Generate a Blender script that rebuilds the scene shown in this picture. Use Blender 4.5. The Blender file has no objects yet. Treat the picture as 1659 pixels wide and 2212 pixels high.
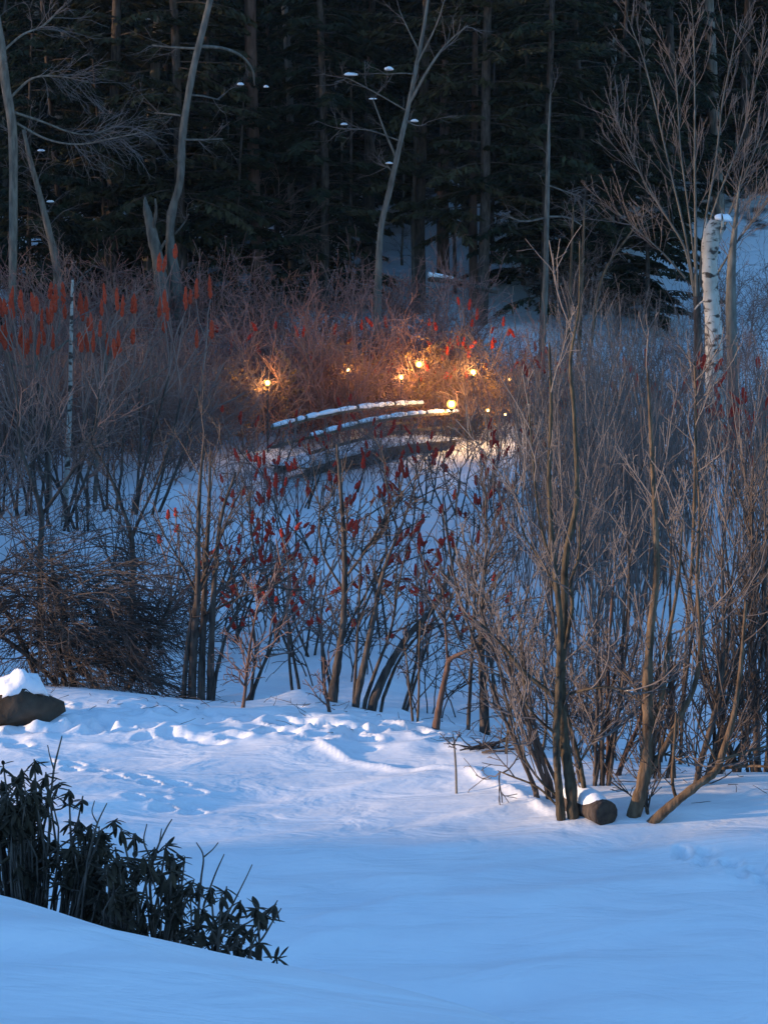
import bpy, math, random
import numpy as np
from mathutils import Vector, Matrix

# ------------------------------------------------------------------ camera, sky, sun, exposure
SC = bpy.context.scene
COL = SC.collection
R = math.radians
CAM_Z, PITCH, VFOV = 8.0, -8.0, 24.0
QW, QH = 1659.0, 2212.0                       # coordinate grid used for laying out the view
FQ = (QH / 2) / math.tan(R(VFOV / 2))
cam_data = bpy.data.cameras.new('camera')
cam = bpy.data.objects.new('camera', cam_data)
COL.objects.link(cam)
cam.location = (0, 0, CAM_Z)
cam.rotation_euler = (R(90 + PITCH), 0, 0)
cam_data.sensor_fit = 'VERTICAL'
cam_data.angle = R(VFOV)
cam_data.clip_start = 0.5
cam_data.clip_end = 3000
SC.camera = cam

SUN_EL, SUN_AZ = 5.5, 264.0                   # degrees; azimuth clockwise from +Y (the view direction)
world = bpy.data.worlds.new('World')
SC.world = world
world.use_nodes = True
wn, wl = world.node_tree.nodes, world.node_tree.links
wn.clear()
w_out = wn.new('ShaderNodeOutputWorld')
w_bg = wn.new('ShaderNodeBackground')
w_sky = wn.new('ShaderNodeTexSky')
w_sky.sky_type = 'NISHITA'
w_sky.sun_disc = False
w_sky.sun_elevation = R(SUN_EL)
w_sky.sun_rotation = R(SUN_AZ)
w_sky.altitude = 200
w_sky.air_density = 1.0
w_sky.dust_density = 0.3
w_sky.ozone_density = 4.0
w_tint = wn.new('ShaderNodeMix')
w_tint.data_type = 'RGBA'
w_tint.blend_type = 'MULTIPLY'
w_tint.inputs[0].default_value = 1.0
w_tint.inputs[7].default_value = (1.16, 1.03, 0.97, 1)      # evening white balance of the whole sky
wl.new(w_sky.outputs[0], w_tint.inputs[6])
wl.new(w_tint.outputs[2], w_bg.inputs[0])
w_bg.inputs[1].default_value = 0.15
wl.new(w_bg.outputs[0], w_out.inputs[0])

sun_data = bpy.data.lights.new('sun', 'SUN')
sun = bpy.data.objects.new('sun', sun_data)
COL.objects.link(sun)
sun_data.energy = 1.65
sun_data.angle = R(2.0)
sun_data.color = (1.0, 0.68, 0.42)
sdir = Vector((math.sin(R(SUN_AZ)) * math.cos(R(SUN_EL)), math.cos(R(SUN_AZ)) * math.cos(R(SUN_EL)), math.sin(R(SUN_EL))))
sun.rotation_euler = sdir.to_track_quat('Z', 'Y').to_euler()
sun.location = sdir * 100

SC.view_settings.view_transform = 'Standard'
SC.view_settings.look = 'None'
SC.view_settings.exposure = 2.12
SC.view_settings.gamma = 1.0
SC.view_settings.use_curve_mapping = False
try:
    SC.cycles.max_bounces = 5
    SC.cycles.diffuse_bounces = 3
    SC.cycles.glossy_bounces = 2
    SC.cycles.sample_clamp_indirect = 3.0
    SC.cycles.use_denoising = True
except Exception:
    pass

rng = np.random.default_rng(7)

# ------------------------------------------------------------------ terrain function
def sstep(a, b, t):
    t = np.clip((t - a) / (b - a), 0, 1)
    return t * t * (3 - 2 * t)

_NW = []
for _k in range(14):
    _a = rng.uniform(0, 2 * math.pi)
    _f = 0.18 * 1.32 ** _k
    _NW.append((math.cos(_a) * _f, math.sin(_a) * _f, rng.uniform(0, 6.28), _f))

def undul(x, y, lo=0, hi=14):
    z = 0
    for kx, ky, ph, f in _NW[lo:hi]:
        z = z + np.sin(kx * x + ky * y + ph + 0.6 * np.sin(ky * x * 0.7 - kx * y * 0.5 + ph * 2)) / (1 + f * 6)
    return z

CREST = np.array([(-60., 47.), (-20., 40.5), (-6., 37.4), (-1., 35.6), (1.0, 34.2), (2.6, 32.2), (5.2, 30.6), (12., 28.), (60., 24.)])
BANK = np.array([(-60., 25.), (-22., 23.5), (-9., 19.3), (-2.2, 14.2), (-0.74, 12.9), (0.4, 12.1), (2.5, 10.2), (6., 6.), (14, -4.), (40, -30.)])

def line_y(line, x):
    return np.interp(x, line[:, 0], line[:, 1])

def ground(x, y):
    x = np.asarray(x, float)
    y = np.asarray(y, float)
    z = 0.13 * undul(x, y, 0, 10) * (1 - 0.6 * sstep(20, 12, y)) + 0.0
    # soft crest of the lawn, then the wet thicket below it
    e = (y - line_y(CREST, x)) * 0.93
    z = z + 0.22 * np.exp(-((e + 0.6) / 2.4) ** 2) - 1.15 * sstep(-0.5, 7.5, e)
    z = z + 1.25 * sstep(46, 70, y)
    # valley side under the forest
    h = np.maximum(y - 73, 0)
    z = z + 0.25 * (np.sqrt(h * h + 9) - 3) + 0.25 * np.maximum(y - 125, 0)
    z = np.where(y > 300, np.minimum(z, 110 + 0 * z), z)
    z = z + 0.35 * np.sin(x * 0.21 + 1.2) * sstep(75, 90, y) + 0.5 * np.sin(x * 0.13 + y * 0.17) * sstep(80, 110, y)
    # unseen rise added west of the frame, carrying the wood that blocks the sun
    z = z + 0.16 * np.maximum(-x - 30, 0) * sstep(40, 62, y) * sstep(-240, -90, x)
    # terrace bank near the house, its unseen left part shaped to shade the lawn
    d = (y - line_y(BANK, x)) * 0.80
    prof = 3.95 * (1 - sstep(-0.6, 6.3, d)) + 0.10 * np.clip(-d, 0, 9) - 0.25 * sstep(-1.5, 0.6, d)
    prof = prof + 1.3 * sstep(-3.2, -8.5, x) * (1 - sstep(-3.5, 1.0, d))  # unseen rise left of the frame, added to put the bank in shadow
    z = z + prof * (1 - 0.12 * sstep(2, 9, x))
    return z

PC, PS = math.cos(R(PITCH)), math.sin(R(PITCH))
def ray(qx, qy):
    a, b = (qx - QW / 2) / FQ, -(qy - QH / 2) / FQ
    return np.array([a, PC - b * PS, PS + b * PC])

def P(qx, qy, y):
    d = ray(qx, qy)
    t = y / d[1]
    return np.array([0, 0, CAM_Z]) + d * t

def G(qx, qy, ymin=15.0, ymax=130.0):
    d = ray(qx, qy)
    t = np.linspace(ymin, ymax, 6000) / d[1]
    z = CAM_Z + d[2] * t
    g = ground(d[0] * t, d[1] * t)
    i = np.argmax(z < g)
    if z[i] >= g[i]:
        i = len(t) - 1
    return np.array([d[0] * t[i], d[1] * t[i], g[i]])

def gz(x, y):
    return float(ground(x, y))

# ------------------------------------------------------------------ materials
def mat(name, c1, c2, scale=6.0, rough=0.85, bump=0.3, bump_scale=None, stretch=(1, 1, 1), spec=0.2, coords='Object', detail=5):
    m = bpy.data.materials.new(name)
    m.use_nodes = True
    n, l = m.node_tree.nodes, m.node_tree.links
    b = n['Principled BSDF']
    tc = n.new('ShaderNodeTexCoord')
    mp = n.new('ShaderNodeMapping')
    mp.inputs['Scale'].default_value = stretch
    l.new(tc.outputs[coords], mp.inputs[0])
    nz = n.new('ShaderNodeTexNoise')
    nz.inputs['Scale'].default_value = scale
    nz.inputs['Detail'].default_value = detail
    l.new(mp.outputs[0], nz.inputs['Vector'])
    rp = n.new('ShaderNodeValToRGB')
    rp.color_ramp.elements[0].position = 0.32
    rp.color_ramp.elements[1].position = 0.68
    rp.color_ramp.elements[0].color = (*c1, 1)
    rp.color_ramp.elements[1].color = (*c2, 1)
    l.new(nz.outputs[0], rp.inputs[0])
    l.new(rp.outputs[0], b.inputs['Base Color'])
    b.inputs['Roughness'].default_value = rough
    b.inputs['Specular IOR Level'].default_value = spec
    if bump:
        nb = n.new('ShaderNodeTexNoise')
        nb.inputs['Scale'].default_value = bump_scale or scale * 3
        nb.inputs['Detail'].default_value = 4
        l.new(mp.outputs[0], nb.inputs['Vector'])
        bp = n.new('ShaderNodeBump')
        bp.inputs['Strength'].default_value = bump
        bp.inputs['Distance'].default_value = 0.02
        l.new(nb.outputs[0], bp.inputs['Height'])
        l.new(bp.outputs[0], b.inputs['Normal'])
    return m

M = {}
M['snow'] = mat('snow', (0.80, 0.82, 0.85), (0.88, 0.89, 0.90), 1.6, 0.55, 0.35, 5.0, spec=0.25)
M['snow_clump'] = mat('snow_clump', (0.78, 0.80, 0.84), (0.88, 0.89, 0.90), 4, 0.6, 0.5, 14)
M['bark_grey'] = mat('bark_grey', (0.10, 0.085, 0.07), (0.22, 0.19, 0.155), 9, 0.9, 0.8, 20, (1, 1, 0.25))
M['bark_pale'] = mat('bark_pale', (0.07, 0.066, 0.058), (0.165, 0.155, 0.135), 7, 0.85, 0.6, 16, (1, 1, 0.3))
M['bark_dark'] = mat('bark_dark', (0.030, 0.024, 0.021), (0.11, 0.085, 0.07), 13, 0.9, 1.0, 28, (1, 1, 0.25))
M['bark_red'] = mat('bark_red', (0.07, 0.04, 0.03), (0.15, 0.09, 0.068), 8, 0.9, 0.9, 18, (1, 1, 0.25))
M['bark_tan'] = mat('bark_tan', (0.045, 0.030, 0.020), (0.17, 0.115, 0.072), 13, 0.9, 1.0, 30, (1, 1, 0.25))
M['bark_olive'] = mat('bark_olive', (0.025, 0.020, 0.015), (0.115, 0.085, 0.053), 14, 0.9, 1.0, 30, (1, 1, 0.3))
M['twig_brown'] = mat('twig_brown', (0.15, 0.09, 0.075), (0.27, 0.18, 0.15), 1.2, 0.9, 0)
M['twig_maroon'] = mat('twig_maroon', (0.20, 0.09, 0.075), (0.34, 0.19, 0.165), 0.9, 0.9, 0)
M['twig_grey'] = mat('twig_grey', (0.09, 0.075, 0.072), (0.175, 0.15, 0.14), 1.2, 0.9, 0)
M['twig_dark'] = mat('twig_dark', (0.045, 0.037, 0.034), (0.105, 0.082, 0.07), 1.2, 0.9, 0)
M['needle'] = mat('needle', (0.010, 0.016, 0.010), (0.040, 0.045, 0.023), 0.7, 0.8, 0, spec=0.1)
M['needle_olive'] = mat('needle_olive', (0.018, 0.020, 0.010), (0.066, 0.056, 0.027), 0.6, 0.8, 0, spec=0.1)
M['fruit_red'] = mat('fruit_red', (0.34, 0.022, 0.015), (0.60, 0.06, 0.035), 14, 0.9, 0.8, 60)
M['fruit_orange'] = mat('fruit_orange', (0.36, 0.035, 0.018), (0.60, 0.09, 0.035), 12, 0.9, 0.8, 60)
M['dry_leaf'] = mat('dry_leaf', (0.20, 0.10, 0.04), (0.42, 0.25, 0.10), 3, 0.8, 0)
M['rhodo_leaf'] = mat('rhodo_leaf', (0.022, 0.017, 0.011), (0.062, 0.046, 0.028), 5, 0.75, 0, spec=0.15)
M['rhodo_stem'] = mat('rhodo_stem', (0.07, 0.055, 0.045), (0.16, 0.125, 0.10), 10, 0.9, 0.4)
M['rock'] = mat('rock', (0.03, 0.024, 0.018), (0.10, 0.075, 0.055), 2.5, 0.9, 1.0, 9)
M['wood_rail'] = mat('wood_rail', (0.07, 0.05, 0.035), (0.15, 0.11, 0.075), 4, 0.85, 0.5, 20, (0.3, 1, 1))
M['wood_end'] = mat('wood_end', (0.035, 0.025, 0.02), (0.10, 0.065, 0.045), 9, 0.9, 0.8, 30)
M['lamp_metal'] = mat('lamp_metal', (0.02, 0.02, 0.022), (0.04, 0.04, 0.042), 12, 0.5, 0.1, 40, spec=0.5)

def birch_material():
    m = mat('birch_bark', (0.26, 0.235, 0.20), (0.50, 0.47, 0.42), 2.4, 0.75, 0.7, 10, (1, 1, 0.6))
    n, l = m.node_tree.nodes, m.node_tree.links
    b = n['Principled BSDF']
    old = b.inputs['Base Color'].links[0].from_socket
    tc = n.new('ShaderNodeTexCoord')
    mp = n.new('ShaderNodeMapping')
    mp.inputs['Scale'].default_value = (1.2, 1.2, 2.6)
    l.new(tc.outputs['Object'], mp.inputs[0])
    nz = n.new('ShaderNodeTexNoise')
    nz.inputs['Scale'].default_value = 2.3
    nz.inputs['Detail'].default_value = 6
    l.new(mp.outputs[0], nz.inputs['Vector'])
    rp = n.new('ShaderNodeValToRGB')
    rp.color_ramp.elements[0].position = 0.52
    rp.color_ramp.elements[1].position = 0.60
    l.new(nz.outputs[0], rp.inputs[0])
    mx = n.new('ShaderNodeMix')
    mx.data_type = 'RGBA'
    l.new(rp.outputs[0], mx.inputs[0])
    l.new(old, mx.inputs[6])
    mx.inputs[7].default_value = (0.055, 0.042, 0.035, 1)
    l.new(mx.outputs[2], b.inputs['Base Color'])
    return m
M['birch'] = birch_material()

def ground_material():
    m = mat('snow_ground', (0.80, 0.82, 0.85), (0.88, 0.89, 0.90), 0.9, 0.55, 0.45, 6.0, spec=0.25, detail=8)
    n, l = m.node_tree.nodes, m.node_tree.links
    b = n['Principled BSDF']
    old = b.inputs['Base Color'].links[0].from_socket
    fine = b.inputs['Normal'].links[0].from_node          # wind-packed swells under the fine grain
    tcw = n.new('ShaderNodeTexCoord')
    mpw = n.new('ShaderNodeMapping')
    mpw.inputs['Scale'].default_value = (0.7, 1.5, 1.0)
    mpw.inputs['Rotation'].default_value = (0, 0, 0.25)
    l.new(tcw.outputs['Object'], mpw.inputs[0])
    nzw = n.new('ShaderNodeTexNoise')
    nzw.inputs['Scale'].default_value = 1.1
    nzw.inputs['Detail'].default_value = 4
    nzw.inputs['Distortion'].default_value = 0.6
    l.new(mpw.outputs[0], nzw.inputs['Vector'])
    bpw = n.new('ShaderNodeBump')
    bpw.inputs['Strength'].default_value = 0.55
    bpw.inputs['Distance'].default_value = 0.16
    l.new(nzw.outputs[0], bpw.inputs['Height'])
    l.new(bpw.outputs[0], fine.inputs['Normal'])
    geo = n.new('ShaderNodeNewGeometry')
    sep = n.new('ShaderNodeSeparateXYZ')
    l.new(geo.outputs['Position'], sep.inputs[0])
    nz = n.new('ShaderNodeTexNoise')
    nz.inputs['Scale'].default_value = 0.55
    nz.inputs['Detail'].default_value = 7
    nz.inputs['Roughness'].default_value = 0.65
    l.new(geo.outputs['Position'], nz.inputs['Vector'])
    mr = n.new('ShaderNodeMapRange')             # needle litter in thin snow; brown also paints in the dark beneath the hemlocks
    mr.inputs[1].default_value = 92
    mr.inputs[2].default_value = 118
    mr.inputs[3].default_value = -0.25
    mr.inputs[4].default_value = 0.62
    l.new(sep.outputs[1], mr.inputs[0])
    ad = n.new('ShaderNodeMath')
    ad.operation = 'ADD'
    l.new(mr.outputs[0], ad.inputs[0])
    l.new(nz.outputs[0], ad.inputs[1])
    rp = n.new('ShaderNodeValToRGB')
    rp.color_ramp.elements[0].position = 0.56
    rp.color_ramp.elements[1].position = 0.70
    l.new(ad.outputs[0], rp.inputs[0])
    mx = n.new('ShaderNodeMix')
    mx.data_type = 'RGBA'
    l.new(rp.outputs[0], mx.inputs[0])
    l.new(old, mx.inputs[6])
    mx.inputs[7].default_value = (0.045, 0.032, 0.022, 1)
    l.new(mx.outputs[2], b.inputs['Base Color'])
    return m
M['ground'] = ground_material()

# ------------------------------------------------------------------ mesh helpers
def mesh_from(name, V, F, material, smooth=True):
    """V: (n,3) array; F: (m,k) int array (all the same k) or list of such arrays"""
    if not isinstance(F, list):
        F = [F]
    F = [np.asarray(f, np.int32) for f in F if len(f)]
    me = bpy.data.meshes.new(name)
    V = np.asarray(V, np.float32)
    me.vertices.add(len(V))
    me.vertices.foreach_set('co', V.ravel())
    tot = np.concatenate([np.full(len(f), f.shape[1], np.int32) for f in F])
    loops = np.concatenate([f.ravel() for f in F])
    me.loops.add(len(loops))
    me.polygons.add(len(tot))
    st = np.concatenate([[0], np.cumsum(tot)[:-1]]).astype(np.int32)
    me.polygons.foreach_set('loop_start', st)
    me.loops.foreach_set('vertex_index', loops)
    me.update(calc_edges=True)
    me.validate()
    me.polygons.foreach_set('use_smooth', np.full(len(me.polygons), smooth, bool))
    if material:
        me.materials.append(material)
    return me

def obj(name, me, parent=None, loc=None, rot=None, scale=None):
    o = bpy.data.objects.new(name, me)
    COL.objects.link(o)
    if parent is not None:
        o.parent = parent
    if loc is not None:
        o.location = [float(v) for v in loc]
    if rot is not None:
        o.rotation_euler = rot
    if scale is not None:
        o.scale = (scale, scale, scale) if np.isscalar(scale) else scale
    return o

def tag(o, label, cat=None, group=None, kind=None):
    o['label'] = label
    if cat:
        o['category'] = cat
    if group:
        o['group'] = group
    if kind:
        o['kind'] = kind
    return o

def thing(name, label, cat, loc=(0, 0, 0), rz=0.0, group=None, scale=1.0):
    o = bpy.data.objects.new(name, None)
    COL.objects.link(o)
    o.empty_display_size = 0.2
    o.location = [float(v) for v in loc]
    o.rotation_euler = (0, 0, rz)
    o.scale = (scale, scale, scale)
    return tag(o, label, cat, group)

def tubes(paths, n=4, cap=False):
    """paths: list of (pts (k,3), radii (k,)) -> V, [F4, F3]"""
    Vs, Fs, Ts, off = [], [], [], 0
    ang = np.arange(n) * 2 * math.pi / n
    ca, sa = np.cos(ang), np.sin(ang)
    for pts, rad in paths:
        pts = np.asarray(pts, float)
        k = len(pts)
        t = np.empty_like(pts)
        t[1:-1] = pts[2:] - pts[:-2]
        t[0] = pts[1] - pts[0]
        t[-1] = pts[-1] - pts[-2]
        t /= (np.linalg.norm(t, axis=1, keepdims=True) + 1e-9)
        m = t.mean(0)
        ref = np.array([0.0, 1, 0]) if abs(m[1]) < 0.8 * (np.linalg.norm(m) + 1e-9) else np.array([1.0, 0, 0])
        u = np.cross(t, ref)
        u /= (np.linalg.norm(u, axis=1, keepdims=True) + 1e-9)
        v = np.cross(t, u)
        rad = np.asarray(rad, float)
        ring = pts[:, None, :] + rad[:, None, None] * (ca[None, :, None] * u[:, None, :] + sa[None, :, None] * v[:, None, :])
        Vs.append(ring.reshape(-1, 3))
        i = np.arange(k - 1)[:, None] * n + off
        j = np.arange(n)[None, :]
        j2 = (j + 1) % n
        Fs.append(np.stack([i + j, i + j2, i + n + j2, i + n + j], -1).reshape(-1, 4))
        if cap:
            c = off + (k - 1) * n
            Ts.append(np.array([[c, c + q, c + q + 1] for q in range(1, n - 1)]))
        off += k * n
    if not Vs:
        return np.zeros((0, 3)), [np.zeros((0, 4), int)]
    return np.concatenate(Vs), [np.concatenate(Fs)] + ([np.concatenate(Ts)] if Ts else [])

def unit(v):
    return v / (np.linalg.norm(v) + 1e-9)

def grow(r, p, d, L, rad0, rad1, nseg, wob, up=0.0, pull=None):
    pts = [np.array(p, float)]
    d = unit(np.array(d, float))
    st = L / nseg
    for _ in range(nseg):
        d = d + r.normal(0, wob, 3)
        d[2] += up
        if pull is not None:
            d = d + pull
        d = unit(d)
        pts.append(pts[-1] + d * st)
    t = np.linspace(0, 1, nseg + 1)
    return np.array(pts), rad0 * (1 - t) + rad1 * t

def kid_dir(r, axis, ang):
    v = unit(np.cross(axis, r.normal(0, 1, 3)))
    return unit(axis * math.cos(ang) + v * math.sin(ang))

def branch(out, r, p, d, L, rad, lvl, S):
    s = S[lvl]
    pts, rr = grow(r, p, d, L, rad, max(rad * s.get('tip', 0.4), s.get('rmin', 0.004)), s.get('seg', 4), s.get('wob', 0.15), s.get('up', 0.0), s.get('pull'))
    out.setdefault(lvl, []).append((pts, rr))
    if lvl + 1 < len(S):
        n = s['kids']
        n = int(n) + (1 if r.random() < n - int(n) else 0)
        for _ in range(n):
            t = r.uniform(s.get('from', 0.25), 1.0)
            f = t * (len(pts) - 1)
            i = min(int(f), len(pts) - 2)
            q = pts[i] + (pts[i + 1] - pts[i]) * (f - i)
            ax = unit(pts[i + 1] - pts[i])
            dd = kid_dir(r, ax, r.uniform(*s.get('ang', (0.4, 0.9))))
            lr = L * r.uniform(*s.get('klen', (0.3, 0.6))) * (1.15 - 0.5 * t)
            branch(out, r, q, dd, lr, max((rr[i]) * s.get('rr', 0.6), S[lvl + 1].get('rmin', 0.004)), lvl + 1, S)
    return pts

def sample(pts, t):
    f = t * (len(pts) - 1)
    i = min(int(f), len(pts) - 2)
    return pts[i] + (pts[i + 1] - pts[i]) * (f - i), unit(pts[i + 1] - pts[i])

def smooth_path(pts, rad, n):
    """Catmull-Rom resample"""
    pts = np.asarray(pts, float)
    rad = np.asarray(rad, float)
    k = len(pts)
    P0 = np.concatenate([[2 * pts[0] - pts[1]], pts, [2 * pts[-1] - pts[-2]]])
    out, ro = [], []
    for t in np.linspace(0, k - 1, n):
        i = min(int(t), k - 2)
        u = t - i
        a, b, c, d = P0[i], P0[i + 1], P0[i + 2], P0[i + 3]
        out.append(0.5 * ((2 * b) + (-a + c) * u + (2 * a - 5 * b + 4 * c - d) * u * u + (-a + 3 * b - 3 * c + d) * u ** 3))
        ro.append(rad[i] * (1 - u) + rad[i + 1] * u)
    return np.array(out), np.array(ro)

def qpath(pts, y, n=None, dy=0.0, seed=0, rough=0.0):
    """pts: [(qx, qy, width_q)] from the base up, standing at depth y; returns world path"""
    r = np.random.default_rng(seed)
    W, Rr = [], []
    for i, (a, b, w) in enumerate(pts):
        yy = y + dy * i / max(1, len(pts) - 1) + (r.normal(0, 0.06) if i else 0)
        p = P(a, b, yy)
        W.append(p)
        Rr.append(max(0.5 * w * yy / FQ, 0.004))
    pts2, r2 = smooth_path(W, Rr, n or (len(pts) * 4))
    if rough:
        r2 = r2 * (1 + r.normal(0, rough, len(r2)))
    return pts2, r2

def to_ground(path):
    """extend a path straight down into the snow so that it stands in it"""
    pts, rad = path
    p = pts[0]
    z = gz(p[0], p[1]) - 0.12
    if p[2] > z:
        d = unit(pts[0] - pts[1])
        d = unit(np.array([d[0] * 0.5, d[1] * 0.5, -1.0]))
        n = max(2, int((p[2] - z) / 0.5) + 1)
        ext = [np.array([p[0] + d[0] * s, p[1] + d[1] * s, p[2] - s]) for s in np.linspace(p[2] - z, 0, n, endpoint=False)]
        pts = np.concatenate([ext, pts])
        rad = np.concatenate([np.linspace(rad[0] * 1.25, rad[0], len(ext)), rad])
    return pts, rad

def part(root, name, paths, material, n=5, cap=True, label=None):
    """paths are in world coordinates; the part is stored relative to its root"""
    V, F = tubes(paths, n, cap)
    V = V - np.array(root.location)[None, :]
    o = obj(name, mesh_from(name, V, F, material), root)
    if label:
        o['label'] = label
    if name == 'twigs':
        o['kind'] = 'stuff'
    return o

def cards(C, U, W, tri=False):
    """flat leaf shapes: C centre, U long half axis, W half width -> diamonds"""
    k = len(C)
    V = np.stack([C - U, C + W, C + U, C - W], 1).reshape(-1, 3)
    F = np.arange(k * 4).reshape(-1, 4)
    return V, F

def snow_blob(r, rx, ry, rz, n=10, m=6):
    ph0 = r.uniform(0, 6.28)
    V = [(0, 0, -0.35 * rz)]
    for i in range(1, m):
        th = math.pi * i / m
        for j in range(n):
            ph = 2 * math.pi * j / n
            k = 1 + 0.12 * math.sin(2 * ph + ph0 + th) + 0.08 * math.sin(5 * ph - ph0 * 2 + 3 * th) + r.normal(0, 0.03)
            z = -math.cos(th)
            V.append((rx * k * math.sin(th) * math.cos(ph), ry * k * math.sin(th) * math.sin(ph), rz * k * (z if z > 0 else 0.35 * z)))
    V.append((0, 0, rz))
    F4, F3 = [], []
    for i in range(m - 2):
        for j in range(n):
            a, b = 1 + i * n + j, 1 + i * n + (j + 1) % n
            F4.append((a, b, b + n, a + n))
    top = len(V) - 1
    for j in range(n):
        F3.append((0, 1 + (j + 1) % n, 1 + j))
        a = 1 + (m - 2) * n
        F3.append((top, a + j, a + (j + 1) % n))
    return np.array(V), [np.array(F4), np.array(F3)]

SNOW_MESH = [mesh_from('snow_clump', *snow_blob(np.random.default_rng(40 + i), 1, 0.9, 0.7, 16, 9), M['snow_clump']) for i in range(4)]

# ------------------------------------------------------------------ the ground: one sheet out to the far hills
def axis(*spans):
    a = []
    for s, e, st in spans:
        a.append(np.arange(s, e, st))
    a.append([spans[-1][1]])
    return np.unique(np.round(np.concatenate(a), 4))

gx = axis((-520, -120, 40), (-120, -40, 5), (-40, -16, 1.2), (-16, -7, 0.3), (-7, 8, 0.06), (8, 16, 0.3), (16, 50, 1.5), (50, 140, 10), (140, 520, 40))
gy = axis((-40, 4, 3), (4, 11, 0.3), (11, 28, 0.10), (28, 40, 0.055), (40, 76, 0.28), (76, 130, 1.2), (130, 240, 6), (240, 640, 40))
XX, YY = np.meshgrid(gx, gy)
ZZ = ground(XX, YY)

def stamp_line(qpts, fn, reach=0.6, wob=0.02, seed=1):
    """press a track into the snow along a line on the lawn; fn(signed distance, distance along)"""
    r = np.random.default_rng(seed)
    W = np.array([G(a, b, 18, 60) for a, b in qpts])[:, :2]
    seg = []
    for i in range(len(W) - 1):
        k = max(2, int(np.linalg.norm(W[i + 1] - W[i]) / 0.12))
        for t in np.linspace(0, 1, k, endpoint=False):
            seg.append(W[i] + (W[i + 1] - W[i]) * t)
    seg = np.array(seg + [W[-1]]) + r.normal(0, wob, (len(seg) + 1, 2))
    ix = np.where((gx > seg[:, 0].min() - reach) & (gx < seg[:, 0].max() + reach))[0]
    iy = np.where((gy > seg[:, 1].min() - reach) & (gy < seg[:, 1].max() + reach))[0]
    if not len(ix) or not len(iy):
        return
    sx, sy = XX[np.ix_(iy, ix)], YY[np.ix_(iy, ix)]
    best = np.full(sx.shape, 1e9)
    sign = np.ones(sx.shape)
    along = np.zeros(sx.shape)
    acc = 0.0
    for i in range(len(seg) - 1):
        a, b = seg[i], seg[i + 1]
        ab = b - a
        L = np.linalg.norm(ab) + 1e-9
        t = np.clip(((sx - a[0]) * ab[0] + (sy - a[1]) * ab[1]) / L ** 2, 0, 1)
        dx, dy = sx - a[0] - ab[0] * t, sy - a[1] - ab[1] * t
        d = np.hypot(dx, dy)
        upd = d < best
        best = np.where(upd, d, best)
        sign = np.where(upd, np.sign(ab[0] * dy - ab[1] * dx), sign)
        along = np.where(upd, acc + t * L, along)
        acc += L
    ZZ[np.ix_(iy, ix)] += fn(best * sign, along)

def trench(depth, w, rim):
    def f(s, a):
        mod = 0.65 + 0.35 * np.sin(a * 9.0 + np.sin(a * 3.1))
        return -depth * mod * np.exp(-(s / w) ** 2) + rim * np.exp(-((np.abs(s) - 1.8 * w) / w) ** 2)
    return f

def ridge_line(h, w):
    def f(s, a):
        return h * (0.75 + 0.25 * np.sin(a * 7.0 + np.sin(a * 2.3))) * np.exp(-(s / w) ** 2)
    return f

def stamp_print(p, rx, ry, h, ang=0.0):
    """a footprint: flat-bottomed pit with a thrown-up rim"""
    c, s_ = math.cos(ang), math.sin(ang)
    R_ = 3 * max(rx, ry)
    ix = np.where(np.abs(gx - p[0]) < R_)[0]
    iy = np.where(np.abs(gy - p[1]) < R_)[0]
    if len(ix) and len(iy):
        dx, dy = XX[np.ix_(iy, ix)] - p[0], YY[np.ix_(iy, ix)] - p[1]
        q = np.sqrt(((dx * c + dy * s_) / rx) ** 2 + ((-dx * s_ + dy * c) / ry) ** 2)
        ZZ[np.ix_(iy, ix)] += -h * np.exp(-q ** 4) + 0.22 * h * np.exp(-((q - 1.35) / 0.35) ** 2)

def prints_along(qpts, n, seed):
    r = np.random.default_rng(seed)
    W = np.array([G(a, b, 18, 60) for a, b in qpts])[:, :2]
    for k in range(n):
        t = (k + r.uniform(-0.2, 0.2)) / max(1, n - 1) * (len(W) - 1)
        i = int(np.clip(t, 0, len(W) - 2))
        q = W[i] + (W[i + 1] - W[i]) * (t - i)
        d = unit2(W[i + 1] - W[i])
        q = q + np.array([-d[1], d[0]]) * (0.10 if k % 2 else -0.10)
        stamp_print(q, r.uniform(0.13, 0.18), r.uniform(0.08, 0.11), r.uniform(0.06, 0.10), math.atan2(d[1], d[0]) + r.normal(0, 0.2))

def unit2(v):
    return v / (np.linalg.norm(v) + 1e-9)

def stamp_bump(p, rx, ry, h, ang=0.0):
    c, s_ = math.cos(ang), math.sin(ang)
    R_ = 3 * max(rx, ry)
    ix = np.where(np.abs(gx - p[0]) < R_)[0]
    iy = np.where(np.abs(gy - p[1]) < R_)[0]
    if len(ix) and len(iy):
        dx, dy = XX[np.ix_(iy, ix)] - p[0], YY[np.ix_(iy, ix)] - p[1]
        u, v = (dx * c + dy * s_) / rx, (-dx * s_ + dy * c) / ry
        ZZ[np.ix_(iy, ix)] += h * np.exp(-(u * u + v * v))

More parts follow.
